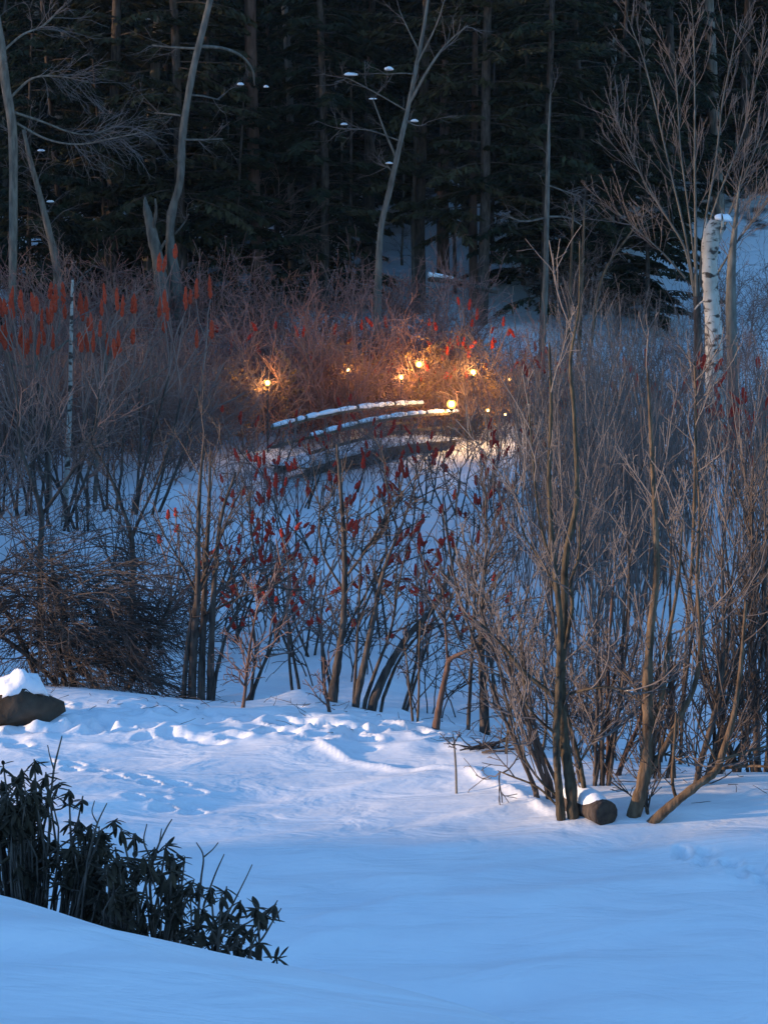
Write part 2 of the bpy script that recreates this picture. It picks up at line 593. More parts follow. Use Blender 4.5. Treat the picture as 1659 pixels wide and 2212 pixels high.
stamp_line([(640, 1585), (700, 1612), (760, 1642), (840, 1655), (930, 1660), (1020, 1664), (1070, 1690), (1130, 1718), (1195, 1750)], ridge_line(0.065, 0.065), 0.8, 0.02, 3)
prints_along([(255, 1683), (330, 1697), (420, 1712)], 5, 4)
prints_along([(305, 1728), (360, 1742), (425, 1748)], 5, 5)
prints_along([(115, 1640), (160, 1655), (200, 1668)], 4, 6)
prints_along([(1490, 1840), (1540, 1860), (1600, 1885), (1659, 1895)], 7, 8)
stamp_line([(700, 1985), (800, 1965), (900, 1945)], ridge_line(0.07, 0.16), 0.9, 0.02, 9)
stamp_line([(540, 2060), (640, 2040), (700, 2020), (780, 2010)], ridge_line(0.07, 0.15), 0.9, 0.02, 10)
r_ = np.random.default_rng(11)
for _k in range(260):                          # trampled, lumpy snow along the crest
    a_ = r_.uniform(-40, 1000)
    b_ = 1572 + 24 * r_.normal() - 0.03 * max(0, 500 - a_) + (10 if a_ > 700 else 0)
    p_ = G(a_, b_, 18, 60)
    if r_.random() < 0.6:
        stamp_print(p_, r_.uniform(0.13, 0.24), r_.uniform(0.09, 0.14), r_.uniform(0.05, 0.11), r_.uniform(-0.5, 0.5))
    else:
        stamp_bump(p_, r_.uniform(0.18, 0.5), r_.uniform(0.10, 0.2), r_.uniform(0.02, 0.055), r_.uniform(-0.4, 0.4))
for _k in range(150):                          # drifts on the lawn
    p_ = G(r_.uniform(0, 1659), r_.uniform(1620, 2180), 12, 60)
    stamp_bump(p_, r_.uniform(0.5, 2.4), r_.uniform(0.2, 0.7), r_.uniform(-0.05, 0.06), r_.uniform(0.0, 0.5))
for _k in range(500):                          # hummocks on the thicket floor
    p_ = (r_.uniform(-13, 13), r_.uniform(37, 90))
    stamp_bump(p_, r_.uniform(0.3, 0.9), r_.uniform(0.3, 0.8), r_.uniform(-0.08, 0.22))

nx, ny = len(gx), len(gy)
i_ = np.arange(ny - 1)[:, None] * nx + np.arange(nx - 1)[None, :]
GF = np.stack([i_, i_ + 1, i_ + nx + 1, i_ + nx], -1).reshape(-1, 4)
go = obj('snow_ground', mesh_from('snow_ground', np.stack([XX, YY, ZZ], -1).reshape(-1, 3), GF, M['ground']))
go['kind'] = 'structure'
go['label'] = 'blue evening snow covering the bank, lawn, thicket floor and wooded slope'

# ------------------------------------------------------------------ hemlock forest
def hemlock_mesh(seed, H, r0, low, dens=1.0, fol=M['needle']):
    """trunk and drooping sprays; origin at the foot"""
    r = np.random.default_rng(seed)
    tr, rr = grow(r, (0, 0, -0.3), (0, 0, 1), H, r0, r0 * 0.3, 10, 0.015)
    br, C, U, W = [], [], [], []
    nb = int((H - low) * 5.2 * dens)
    for i in range(nb):
        t = low / H + (1 - low / H) * (i + r.random()) / nb
        p, _ = sample(tr, min(t, 0.99))
        a = r.uniform(0, 2 * math.pi)
        L = (1.0 + 3.1 * (1 - t) ** 0.7) * r.uniform(0.6, 1.15)
        pts, rad = grow(r, p, (math.cos(a), math.sin(a), 0.12), L, 0.035, 0.008, 6, 0.07, -0.07)
        br.append((pts, rad))
        n = int(42 * L * dens)
        ts = r.uniform(0.12, 1, n) ** 0.8
        f = ts * (len(pts) - 1)
        k = np.minimum(f.astype(int), len(pts) - 2)
        base = pts[k] + (pts[k + 1] - pts[k]) * (f - k)[:, None]
        ax = pts[k + 1] - pts[k]
        ax /= np.linalg.norm(ax, axis=1, keepdims=True)
        side = np.cross(ax, np.array([0, 0, 1.0]))
        side /= (np.linalg.norm(side, axis=1, keepdims=True) + 1e-9)
        sg = r.choice([-1, 1], n)[:, None]
        lat = r.uniform(0.02, 0.75, n)[:, None] * (1.05 - ts[:, None]) * min(1.0, L / 2.5) + 0.03
        c = base + side * sg * lat + ax * lat * 0.5
        c[:, 2] -= lat[:, 0] * r.uniform(0.15, 0.6, n) + r.uniform(0, 0.10, n)
        u = unit_rows(side * sg * 0.8 + ax * 0.7 + r.normal(0, 0.25, (n, 3)) + np.array([0, 0, -0.35]))
        w = np.cross(u, np.array([0, 0, 1.0])) + r.normal(0, 0.35, (n, 3))
        w = unit_rows(w)
        C.append(c)
        U.append(u * r.uniform(0.12, 0.30, n)[:, None])
        W.append(w * r.uniform(0.035, 0.095, n)[:, None])
    V1, F1 = tubes([(tr, rr)], 8)
    V2, F2 = tubes(br, 3)
    Vc, Fc = cards(np.concatenate(C), np.concatenate(U), np.concatenate(W))
    return (V1, F1), (V2, F2), (Vc, [Fc])

def unit_rows(a):
    return a / (np.linalg.norm(a, axis=1, keepdims=True) + 1e-9)

HEM = []
for i, (H, r0, low, dn) in enumerate([(21, 0.20, 1.2, 1.1), (24, 0.24, 3.8, 1.0), (17, 0.17, 0.5, 1.2), (22, 0.20, 0.8, 1.1), (13, 0.13, 0.2, 1.5)]):
    t_, b_, c_ = hemlock_mesh(100 + i, H, r0, low, dn)
    HEM.append((t_, b_, c_))
HEM_ME = []
for i, (t_, b_, c_) in enumerate(HEM):
    needles = M['needle'] if i % 2 == 0 else M['needle_olive']
    HEM_ME.append((mesh_from('trunk', *t_, M['bark_dark']), mesh_from('bough', *b_, M['bark_dark']), mesh_from('crown', *c_, needles, False)))

def hemlock(x, y, v, rz, s, label):
    t = thing('hemlock_tree', label, 'tree', (x, y, gz(x, y) - 0.05), rz, 'hemlocks of the dark forest edge', s)
    obj('trunk', HEM_ME[v][0], t)
    b = obj('boughs', HEM_ME[v][1], t)
    obj('crown', HEM_ME[v][2], t)
    return t

# front hemlocks one can tell apart (qx of the trunk, depth, variant, turn, scale, label)
HEM_SPOTS = [
    (20, 92, 2, 0.3, 0.95, 'dark hemlock cut by the left picture edge above the orange fruit heads'),
    (190, 95, 3, 1.1, 1.0, 'dark hemlock between the leaning pole tree and the straight dark trunk'),
    (285, 91, 4, 2.2, 0.9, 'low dark hemlock left of the broken snag'),
    (470, 96, 0, 0.7, 1.0, 'dark hemlock right of the pale curved trunk'),
    (600, 94, 4, 1.9, 1.0, 'low hemlock beside the reddish trunk left of the snowy clearing'),
    (690, 98, 3, 2.9, 1.05, 'dark hemlock with snow pads on its boughs left of the thin leaning tree'),
    (800, 101, 0, 4.0, 1.0, 'dark hemlock just behind the thin leaning forked tree'),
    (1010, 97, 1, 5.1, 1.0, 'tall hemlock whose skirt of boughs hangs over the snowy clearing'),
    (1120, 95, 1, 0.9, 0.95, 'olive toned hemlock over the right end of the fallen log'),
    (1235, 97, 3, 3.3, 1.0, 'olive toned hemlock above the slim pale pole tree'),
    (1330, 93, 4, 4.4, 1.05, 'broad low hemlock left of the fan shaped bare tree'),
    (1440, 99, 0, 1.5, 1.1, 'tall dark hemlock behind the fan shaped bare tree'),
    (60, 85, 4, 0.2, 0.85, 'low hemlock skirt behind the left orange fruit heads'),
    (140, 88, 2, 1.7, 0.9, 'dense young hemlock right behind the leaning pole tree'),
    (235, 86, 4, 2.7, 0.8, 'low hemlock directly left of the straight dark trunk foot'),
    (440, 88, 2, 3.9, 0.9, 'dense young hemlock filling the gap right of the pale curved trunk'),
    (510, 86, 4, 5.0, 0.7, 'short hemlock just left of the reddish trunk'),
    (675, 89, 2, 5.8, 0.85, 'dense young hemlock at the left rim of the snowy clearing'),
    (1130, 91, 4, 0.5, 0.8, 'short hemlock bordering the snowy clearing on its right'),
    (1270, 88, 2, 1.4, 0.85, 'dense young hemlock right of the slim pale pole tree'),
    (1400, 87, 4, 2.0, 0.75, 'short hemlock half hidden by the fan shaped tree'),
    (905, 87, 1, 0.4, 0.95, 'high skirted hemlock shading the left half of the snowy clearing'),
    (1040, 85.5, 1, 2.3, 0.92, 'high skirted hemlock shading the right half of the snowy clearing'),
    (1175, 86, 0, 4.1, 0.85, 'hemlock behind the slim pale pole tree'),
    (700, 87, 0, 3.0, 0.9, 'hemlock spreading left of the leaning forked tree'),
    (400, 85.5, 1, 5.2, 0.95, 'high skirted hemlock right behind the pale curved trunk'),
    (240, 86.5, 1, 1.0, 1.0, 'high skirted hemlock left of the straight dark trunk'),
    (1600, 104, 3, 2.4, 1.1, 'dark hemlock at the upper right corner behind the birch snag'),
]
for qx, y, v, rz, s, lab in HEM_SPOTS:
    p = P(qx, 600, y)
    hemlock(p[0], p[1], v, rz, s, lab)

def join(parts):
    """[(V, [F...])] -> one"""
    Vs, F3, F4, off = [], [], [], 0
    for V, F in parts:
        for f in F:
            f = np.asarray(f)
            if len(f):
                (F4 if f.shape[1] == 4 else F3).append(f + off)
        Vs.append(V)
        off += len(V)
    F = []
    if F4:
        F.append(np.concatenate(F4))
    if F3:
        F.append(np.concatenate(F3))
    return np.concatenate(Vs), F

def place(VF, x, y, z, rz, s, sz=None):
    V, F = VF
    c, s_ = math.cos(rz), math.sin(rz)
    A = np.array([[c * s, -s_ * s, 0], [s_ * s, c * s, 0], [0, 0, sz or s]])
    return V @ A.T + np.array([x, y, z]), F

# the deep forest behind reads as one mass
r_ = np.random.default_rng(5)
wood_t, wood_c = [], []
for row, (y0, n, half) in enumerate([(106, 13, 20), (114, 14, 22), (123, 14, 24), (134, 15, 27), (148, 15, 30)]):
    for k in range(n):
        x = -half + 2 * half * (k + 0.5) / n + r_.normal(0, 0.8)
        y = y0 + r_.normal(0, 2)
        if y < 112 and -0.5 < x < 5.5:
            continue
        v = int(r_.integers(0, 5))
        s = r_.uniform(0.95, 1.25)
        a = r_.uniform(0, 6.28)
        z = gz(x, y) - 0.1
        t_, b_, c_ = HEM[v]
        wood_t.append(place(t_, x, y, z, a, s))
        keep = c_[1][0][r_.random(len(c_[1][0])) < 0.55]
        wood_c.append(place((c_[0], [keep]), x, y, z, a, s * 1.0))
wo = thing('forest', 'deep dark hemlock forest filling the hillside behind the first trees', None, (0, 0, 0))
wo['kind'] = 'stuff'
obj('trunks', mesh_from('trunks', *join(wood_t), M['bark_dark']), wo)['kind'] = 'stuff'
obj('crowns', mesh_from('crowns', *join(wood_c), M['needle'], False), wo)['kind'] = 'stuff'

# unseen wood added west of the frame to keep low sun off the forest
ridge = []
for k in range(16):
    x, y = r_.uniform(-50, -27), r_.uniform(40, 62)
    ridge.append(place(HEM[int(r_.integers(0, 5))][2], x, y, gz(x, y) - 0.1, r_.uniform(0, 6.28), 0.9))
for k in range(58):
    x, y = r_.uniform(-70, -30), r_.uniform(52, 135)
    t_, b_, c_ = HEM[int(r_.integers(0, 5))]
    keep = c_[1][0][r_.random(len(c_[1][0])) < 0.5]
    ridge.append(place((c_[0], [keep]), x, y, gz(x, y) - 0.1, r_.uniform(0, 6.28), 1.3))
ro = obj('sun_block_forest', mesh_from('sun_block_forest', *join(ridge), M['needle'], False))
tag(ro, 'unseen forest continuing west of the thicket, added to block the low sun', None, None, 'stuff')

# ------------------------------------------------------------------ single trees of the forest edge, traced trunk by trunk
def twigs_on(r, paths, n, L, S, rng_t=(0.3, 1.0), ang=(0.5, 1.0), rad=0.012):
    out = {}
    for _ in range(n):
        pts, rr = paths[int(r.integers(0, len(paths)))]
        p, ax = sample(pts, r.uniform(*rng_t))
        branch(out, r, p, kid_dir(r, ax, r.uniform(*ang)), L * r.uniform(0.5, 1.2), rad * r.uniform(0.7, 1.3), 0, S)
    return [q for lv in out.values() for q in lv]

TW_FINE = [dict(seg=5, wob=0.16, kids=4, ang=(0.4, 0.9), klen=(0.3, 0.55), rr=0.6, up=0.02), dict(seg=3, wob=0.2, rmin=0.005)]
TW_DROOP = [dict(seg=6, wob=0.14, kids=4, ang=(0.4, 0.9), klen=(0.3, 0.5), rr=0.6, up=-0.05), dict(seg=3, wob=0.2, rmin=0.006, up=-0.03)]

def traced_tree(name, label, cat, trunk, y, bark, limbs=(), twig_n=0, twig_L=1.5, twig_S=TW_FINE, twig_mat='twig_grey', seed=0,
                n=8, rough=0.04, trange=(0.25, 1.0), group=None, snow=(), ground_it=True, trad=0.014, limb_twigs=True, dy=0.0):
    tp = qpath(trunk, y, seed=seed, rough=rough, dy=dy)
    if ground_it:
        tp = to_ground(tp)
    root = thing(name, label, cat, (tp[0][0][0], tp[0][0][1], gz(tp[0][0][0], tp[0][0][1])), 0, group)
    part(root, 'trunk', [tp], M[bark], n)
    lp = []
    r = np.random.default_rng(seed + 500)
    for lb in limbs:
        q = qpath(lb, y, seed=seed + 3, dy=float(r.uniform(-1.2, 1.2)) * (y / 90))
        lp.append(q)
        part(root, 'limb', [q], M[bark], 5)
    if twig_n:
        src = [tp] + (lp * 3 if limb_twigs else [])
        tw = twigs_on(r, src, twig_n, twig_L, twig_S, trange, rad=trad)
        part(root, 'twigs', tw, M[twig_mat], 3, False)
    for (a, b, w) in snow:
        sp = P(a, b, y - 0.1)
        s = 0.5 * w * y / FQ
        o = obj('snow_pad', SNOW_MESH[int(r.integers(0, 4))], root, sp - np.array(root.location), (0, 0, r.uniform(0, 6)), (s * r.uniform(0.8, 1.15), s * 0.7, s * r.uniform(0.4, 0.65)))
    return root

traced_tree('curved_tree', 'pale curved bare trunk joined at its foot to the broken snag', 'tree',
            [(382, 640, 34), (372, 560, 25), (368, 505, 18), (374, 450, 18), (390, 390, 16), (394, 310, 16), (402, 240, 15), (420, 140, 15), (440, 60, 14), (458, -20, 13), (480, -160, 11)],
            81.5, 'bark_pale',
            limbs=[[(430, 100, 9), (480, 104, 7), (520, 120, 6), (545, 150, 5), (550, 185, 3)], [(425, 105, 7), (370, 102, 5), (330, 98, 4)],
                   [(400, 302, 6), (440, 302, 4), (482, 300, 3)], [(408, 205, 5), (440, 208, 4), (475, 216, 3)], [(392, 250, 5), (365, 246, 4), (335, 244, 3)],
                   [(372, 520, 8), (362, 470, 5), (372, 435, 3)], [(380, 505, 5), (400, 480, 4), (408, 462, 3)]],
            twig_n=26, twig_L=1.3, seed=1, snow=[(520, 183, 22), (575, 188, 18)])
traced_tree('broken_snag', 'grey broken snag with jagged top left of the pale curved trunk', 'tree',
            [(352, 640, 36), (346, 580, 29), (334, 525, 26), (322, 470, 20), (316, 445, 13), (314, 425, 3)], 81.2, 'bark_pale',
            limbs=[[(330, 500, 10), (338, 460, 7), (336, 430, 4)], [(345, 545, 8), (358, 520, 5)]], seed=2, n=7, rough=0.10)
traced_tree('straight_tree', 'straight dark trunk just left of the pale curved trunk', 'tree',
            [(322, 620, 30), (322, 480, 26), (326, 330, 24), (334, 180, 22), (342, 60, 21), (346, -60, 19)], 88, 'bark_grey', twig_n=18, twig_L=1.4, seed=3,
            limbs=[[(330, 150, 6), (300, 156, 5), (262, 162, 3)]], snow=[(320, 42, 18)])
traced_tree('reddish_tree', 'reddish brown trunk rising out of brushwood left of the snowy clearing', 'tree',
            [(560, 640, 34), (556, 560, 30), (552, 480, 26), (548, 380, 26), (546, 270, 26), (543, 150, 26), (541, 60, 25), (540, -60, 23)], 87, 'bark_red',
            limbs=[[(560, 590, 7), (610, 600, 5), (680, 590, 4), (740, 580, 3)], [(562, 520, 7), (620, 515, 5), (690, 490, 4), (745, 470, 2)], [(556, 470, 6), (600, 450, 4), (650, 410, 3)],
                   [(552, 480, 6), (520, 440, 4), (490, 400, 3)]], twig_n=90, twig_L=1.8, twig_S=TW_DROOP, twig_mat='twig_brown', seed=4, trange=(0.1, 0.5))
traced_tree('slim_tree', 'slim pale trunk in broken light right of the reddish trunk', 'tree',
            [(632, 640, 18), (630, 480, 16), (628, 330, 16), (626, 200, 15), (620, 90, 15), (612, -40, 14)], 91, 'bark_pale', twig_n=22, twig_L=1.2, seed=5)
traced_tree('leaning_forked_tree', 'thin bare tree leaning right and forking above the snowy clearing', 'tree',
            [(816, 640, 16), (822, 500, 13), (842, 410, 12), (862, 320, 11), (880, 240, 10), (898, 150, 9), (915, 60, 7), (928, -30, 5)], 79, 'bark_pale',
            limbs=[[(884, 225, 7), (925, 150, 6), (965, 95, 5), (1010, 55, 3)], [(858, 345, 6), (832, 285, 5), (806, 215, 3)], [(905, 110, 5), (880, 60, 3), (862, 20, 2)],
                   [(900, 140, 5), (940, 60, 4), (960, 0, 2)],
                   [(880, 240, 4), (820, 205, 3), (758, 172, 3), (740, 168, 2)], [(896, 160, 4), (865, 158, 3), (838, 160, 3), (820, 158, 2)], [(866, 305, 4), (800, 282, 3), (742, 278, 3), (725, 276, 2)],
                   [(876, 258, 4), (895, 270, 3), (912, 272, 2)], [(850, 375, 4), (840, 362, 3), (826, 358, 2)]], twig_n=46, twig_L=1.2, seed=6, trange=(0.4, 1.0),
            snow=[(758, 162, 30), (840, 150, 30), (743, 269, 22), (895, 262, 24), (841, 353, 24), (806, 214, 16)])
traced_tree('pole_tree', 'bare pole tree leaning left above the orange fruit heads', 'tree',
            [(132, 640, 22), (120, 560, 17), (104, 490, 15), (84, 410, 13), (66, 345, 11), (52, 280, 8)], 82, 'bark_grey', twig_n=40, twig_L=1.4, twig_S=TW_DROOP, seed=7,
            snow=[(110, 436, 18), (90, 326, 16)])
traced_tree('arching_tree', 'pale trunk at the left picture edge with long drooping bare limbs', 'tree',
            [(28, 640, 18), (30, 420, 18), (28, 280, 20), (14, 190, 20), (2, 90, 19), (-14, 0, 17)], 80, 'bark_grey',
            limbs=[[(22, 240, 7), (90, 262, 5), (150, 285, 4), (200, 290, 3), (262, 268, 2)], [(20, 215, 7), (70, 170, 5), (130, 165, 4), (190, 178, 2)], [(8, 110, 6), (50, 75, 5), (95, 55, 4), (135, 15, 3)],
                   [(26, 260, 6), (100, 300, 5), (170, 312, 4), (240, 300, 3), (310, 285, 2)]], twig_n=110, twig_L=1.8, twig_S=TW_DROOP, seed=8, trange=(0.4, 1.0))
for i, (qa, qb, w, y, lab) in enumerate([
        (72, 78, 18, 99, 'furthest left grey trunk in the upper left corner'),
        (108, 148, 24, 97, 'thick mottled grey trunk in the upper left corner'),
        (1310, 1318, 30, 96, 'thick blue grey trunk at the upper right above the hemlocks'),
        (1398, 1392, 26, 98, 'grey trunk just right of the thick blue grey trunk'),
        (1560, 1530, 24, 101, 'shaded trunk high above the birch snag')]):
    traced_tree('background_tree', lab, 'tree', [(qa, 640, w * 1.1), (qa + (qb - qa) * 0.5, 300, w), (qb, 0, w * 0.9), (qb + 4, -120, w * 0.8)], y, 'bark_grey' if i != 2 else 'bark_pale', twig_n=30, twig_L=1.6, twig_S=TW_DROOP, seed=20 + i,
                group='trunks standing in the dark forest')
# trunks on the snowy clearing
for i, (qx, top, w, y, bk, lab) in enumerate([
        (755, 440, 9, 84, 'bark_dark', 'thin dark pole at the left rim of the snowy clearing'),
        (795, 400, 34, 88, 'bark_dark', 'widest dark trunk at the left rim of the snowy clearing'),
        (893, 360, 10, 83, 'bark_dark', 'slim black pole left of the wide clearing trunk'),
        (914, 380, 9, 85, 'bark_dark', 'second slim black pole in the snowy clearing'),
        (957, 300, 27, 88, 'bark_red', 'wide reddish trunk in the middle of the snowy clearing'),
        (982, 420, 8, 86, 'bark_dark', 'thin black pole between the two reddish clearing trunks'),
        (1022, 250, 19, 84, 'bark_red', 'reddish trunk crossed by the fallen log'),
        (1064, 380, 10, 92, 'bark_dark', 'thin dark trunk at the right of the clearing'),
        (868, 470, 6, 90, 'bark_grey', 'thinnest grey pole deep in the snowy clearing'),
        (735, 470, 7, 86, 'bark_grey', 'thin grey pole left of the snowy clearing')]):
    traced_tree('clearing_tree', lab, 'tree', [(qx + 2, 690, w * 1.15), (qx, 560, w), (qx - 1, top + 80, w * 0.9), (qx + 3, top, w * 0.8), (qx + 4, top - 260, w * 0.5)], y + 3.4, bk, twig_n=12, twig_L=0.9, twig_S=TW_DROOP, twig_mat='twig_dark', seed=30 + i,
                group='trunks standing in the snowy clearing', trad=0.010)
traced_tree('slim_pole_tree', 'slim pale pole tree with bare side limbs right of the clearing', 'tree',
            [(1172, 720, 15), (1178, 600, 12), (1180, 500, 11), (1182, 400, 10), (1184, 320, 8), (1186, 250, 4), (1189, 190, 1)], 80, 'bark_pale',
            limbs=[[(1180, 470, 5), (1130, 478, 4), (1085, 462, 3)], [(1182, 468, 5), (1225, 470, 4), (1262, 490, 2)], [(1183, 400, 4), (1225, 415, 3), (1255, 425, 2)]], twig_n=26, twig_L=1.0, seed=45)
for i, (qx, w, lab) in enumerate([(1256, 9, 'thin tan sapling right of the slim pale pole tree'), (1232, 7, 'thinner tan sapling close beside the slim pale pole tree'), (1300, 7, 'leaning thin sapling left of the birch snag')]):
    traced_tree('sapling', lab, 'tree', [(qx - 6 - (20 if i == 2 else 0), 760, w), (qx, 600, w * 0.9), (qx + 4 + (60 if i == 2 else 0), 500, w * 0.6), (qx + 6 + (100 if i == 2 else 0), 440, w * 0.4)], 78, 'bark_tan', twig_n=16, twig_L=0.9, seed=50 + i)

# fallen log in the clearing
lp = qpath([(925, 602, 13), (960, 606, 13), (1010, 616, 12), (1075, 632, 9)], 82, seed=3)
fl = thing('fallen_log', 'thin fallen log with a snow line leaning across the snowy clearing', 'log', lp[0][0])
part(fl, 'trunk', [lp], M['bark_dark'], 8)
part(fl, 'snow', [(lp[0][:8] + np.array([0, 0, 0.13]), lp[1][:8] * np.linspace(1.1, 0.5, 8))], M['snow_clump'], 7)

# snow-capped birch snag
bs = traced_tree('birch_snag', 'broken white birch trunk wearing a cap of snow', 'tree',
                 [(1545, 890, 42), (1542, 800, 38), (1540, 700, 36), (1534, 620, 35), (1532, 560, 34), (1536, 510, 37), (1550, 484, 40)], 70, 'birch', seed=60, n=14, rough=0.03,
                 limbs=[[(1528, 540, 12), (1522, 505, 8), (1526, 470, 2)], [(1552, 520, 10), (1560, 490, 7), (1558, 455, 2)], [(1536, 640, 8), (1512, 655, 5), (1500, 668, 3)]])
cp = P(1562, 474, 69.9)
obj('snow_cap', SNOW_MESH[1], bs, cp - np.array(bs.location), (0, 0.12, 0.4), (0.25, 0.25, 0.22))
traced_tree('grey_companion_tree', 'grey shaded trunk right behind the birch snag', 'tree',
            [(1585, 880, 26), (1580, 760, 24), (1578, 640, 22), (1580, 560, 18), (1586, 500, 12), (1592, 440, 7), (1598, 380, 2)], 73, 'bark_pale', seed=61, twig_n=30, twig_L=1.3)

# fan-shaped bare tree around the snag
FAN = [
    [(1505, 700, 12), (1503, 600, 10), (1502, 480, 9), (1500, 350, 7), (1500, 220, 5), (1498, 90, 3), (1494, 20, 1)],
    [(1500, 640, 9), (1480, 540, 8), (1440, 470, 7), (1390, 390, 5), (1345, 290, 3), (1330, 250, 1)],
    [(1500, 620, 8), (1478, 500, 7), (1450, 380, 6), (1420, 250, 5), (1390, 130, 4), (1360, 50, 2), (1348, 5, 1)],
    [(1480, 600, 7), (1430, 545, 5), (1380, 500, 4), (1335, 460, 2)],
    [(1508, 640, 9), (1520, 500, 8), (1545, 350, 6), (1560, 220, 5), (1580, 120, 3), (1592, 50, 1)],
    [(1512, 640, 8), (1560, 500, 7), (1600, 400, 6), (1640, 300, 4), (1680, 200, 3)],
    [(1515, 650, 8), (1580, 540, 6), (1630, 470, 5), (1690, 390, 3)],
    [(1506, 620, 7), (1490, 480, 6), (1470, 330, 5), (1462, 200, 3), (1456, 120, 1)],
    [(1510, 620, 7), (1535, 470, 6), (1600, 300, 4), (1630, 180, 3), (1650, 100, 1)],
]
ft_path = to_ground(qpath([(1508, 760, 20), (1506, 700, 17), (1504, 640, 15)], 74, seed=70))
ft = thing('fan_tree', 'fan shaped bare tree with thin upswept limbs around the birch snag', 'tree', (ft_path[0][0][0], ft_path[0][0][1], gz(ft_path[0][0][0], ft_path[0][0][1])))
part(ft, 'trunk', [ft_path], M['bark_dark'], 8)
r = np.random.default_rng(71)
fl_ = []
for lb in FAN:
    q = qpath([(a_, b_, w_ * 0.75) for a_, b_, w_ in lb], 74, dy=float(r.uniform(-2.5, 2.5)), seed=int(r.integers(0, 999)))
    fl_.append(q)
    part(ft, 'limb', [q], M['bark_pale'], 5)
UP_FINE = [dict(seg=6, wob=0.09, kids=4, ang=(0.25, 0.6), klen=(0.3, 0.6), rr=0.6, up=0.10, rmin=0.009), dict(seg=3, wob=0.14, rmin=0.007, up=0.08)]
part(ft, 'twigs', twigs_on(r, fl_, 190, 1.6, UP_FINE, (0.3, 1.0), (0.3, 0.7), 0.010), M['twig_grey'], 3, False)

# ------------------------------------------------------------------ brushwood masses (nobody could count these stems)
def brush_variant(seed, kind):
    r = np.random.default_rng(seed)
    out = {}
    if kind == 'bramble':            # tangled dome of fine arching twigs
        S = [dict(seg=6, wob=0.16, kids=7, ang=(0.4, 1.1), klen=(0.25, 0.55), rr=0.65, rmin=0.008, tip=0.5, **{'from': 0.2}),
             dict(seg=4, wob=0.22, kids=3, ang=(0.4, 1.1), klen=(0.35, 0.7), rr=0.7, rmin=0.006), dict(seg=3, wob=0.25, rmin=0.005)]
        for _ in range(13):
            a = r.uniform(0, 6.28)
            branch(out, r, (r.normal(0, 0.5), r.normal(0, 0.5), -0.1), (math.cos(a) * 0.45, math.sin(a) * 0.45, 1), r.uniform(1.7, 3.0), 0.014, 0, S)
    elif kind == 'whip':             # dense near-vertical shoots
        S = [dict(seg=7, wob=0.05, kids=5, ang=(0.12, 0.4), klen=(0.3, 0.6), rr=0.65, rmin=0.008, up=0.05, tip=0.45, **{'from': 0.15}),
             dict(seg=4, wob=0.08, kids=2, ang=(0.2, 0.5), klen=(0.35, 0.6), rr=0.7, rmin=0.006, up=0.12), dict(seg=3, wob=0.12, rmin=0.005, up=0.1)]
        for _ in range(20):
            a = r.uniform(0, 6.28)
            branch(out, r, (r.normal(0, 0.6), r.normal(0, 0.6), -0.1), (math.cos(a) * 0.14, math.sin(a) * 0.14, 1), r.uniform(2.6, 4.6), 0.015, 0, S)
    elif kind == 'curly':            # open crooked shrubs over the snow
        S = [dict(seg=7, wob=0.17, kids=6, ang=(0.4, 1.0), klen=(0.3, 0.6), rr=0.65, rmin=0.009, up=0.03, tip=0.5, **{'from': 0.2}),
             dict(seg=5, wob=0.25, kids=3, ang=(0.4, 1.0), klen=(0.35, 0.6), rr=0.7, rmin=0.007), dict(seg=3, wob=0.25, rmin=0.006)]
        for _ in range(7):
            a = r.uniform(0, 6.28)
            branch(out, r, (r.normal(0, 0.35), r.normal(0, 0.35), -0.1), (math.cos(a) * 0.35, math.sin(a) * 0.35, 1), r.uniform(1.4, 2.6), 0.017, 0, S)
    paths = [q for lv in out.values() for q in lv]
    return tubes(paths, 3)

BRUSH = {k: [brush_variant(200 + 17 * i + 1000 * j, k) for i in range(n)] for j, (k, n) in enumerate([('bramble', 5), ('whip', 5), ('curly', 5)])}

def mass(name, label, kind, spots, material, seed):
    r = np.random.default_rng(seed)
    ps = []
    for (x, y, s) in spots:
        ps.append(place(BRUSH[kind][int(r.integers(0, 5))], x, y, gz(x, y), r.uniform(0, 6.28), s, s * r.uniform(0.85, 1.2)))
    o = obj(name, mesh_from(name, *join(ps), M[material]))
    tag(o, label, None, None, 'stuff')
    return o

def scatter(seed, n, qx0, qx1, y0, y1, s0, s1, skip=None):
    """spots spread over a wedge of ground, between two view columns and two depths"""
    r = np.random.default_rng(seed)
    out = []
    while len(out) < n:
        y = r.uniform(y0, y1)
        q = r.uniform(qx0, qx1)
        x = (q - QW / 2) / FQ * y * 1.0
        if skip and skip(x, y):
            continue
        out.append((x, y, r.uniform(s0, s1)))
    return out

def bridge_zone(x, y):                # keep the footbridge and a window in front of it clear
    return -4.2 < x < 2.6 and 52 < y < 73

mass('bramble_thicket', 'maroon brown tangle of brambles at the foot of the dark forest', 'bramble', scatter(1, 66, -60, 1120, 72, 83, 1.0, 1.45), 'twig_maroon', 1)
mass('bramble_thicket', 'brown brushwood behind and left of the footbridge', 'bramble', scatter(2, 30, -60, 620, 65, 74, 0.95, 1.4, bridge_zone), 'twig_brown', 2)
mass('bramble_thicket', 'low brown brushwood around the footbridge lamps', 'bramble', scatter(3, 24, 560, 1180, 72.5, 77, 0.9, 1.2), 'twig_brown', 3)
mass('open_brush', 'crooked dark stems over the snow left of the sumacs', 'curly', scatter(4, 11, -40, 460, 40, 56, 0.7, 1.0), 'twig_dark', 4)
mass('open_brush', 'crooked dark stems over the snow between the sumacs', 'curly', scatter(5, 9, 380, 1200, 40, 58, 0.7, 1.0, lambda x, y: y > 53 and -4 < x < 2.4), 'twig_dark', 5)
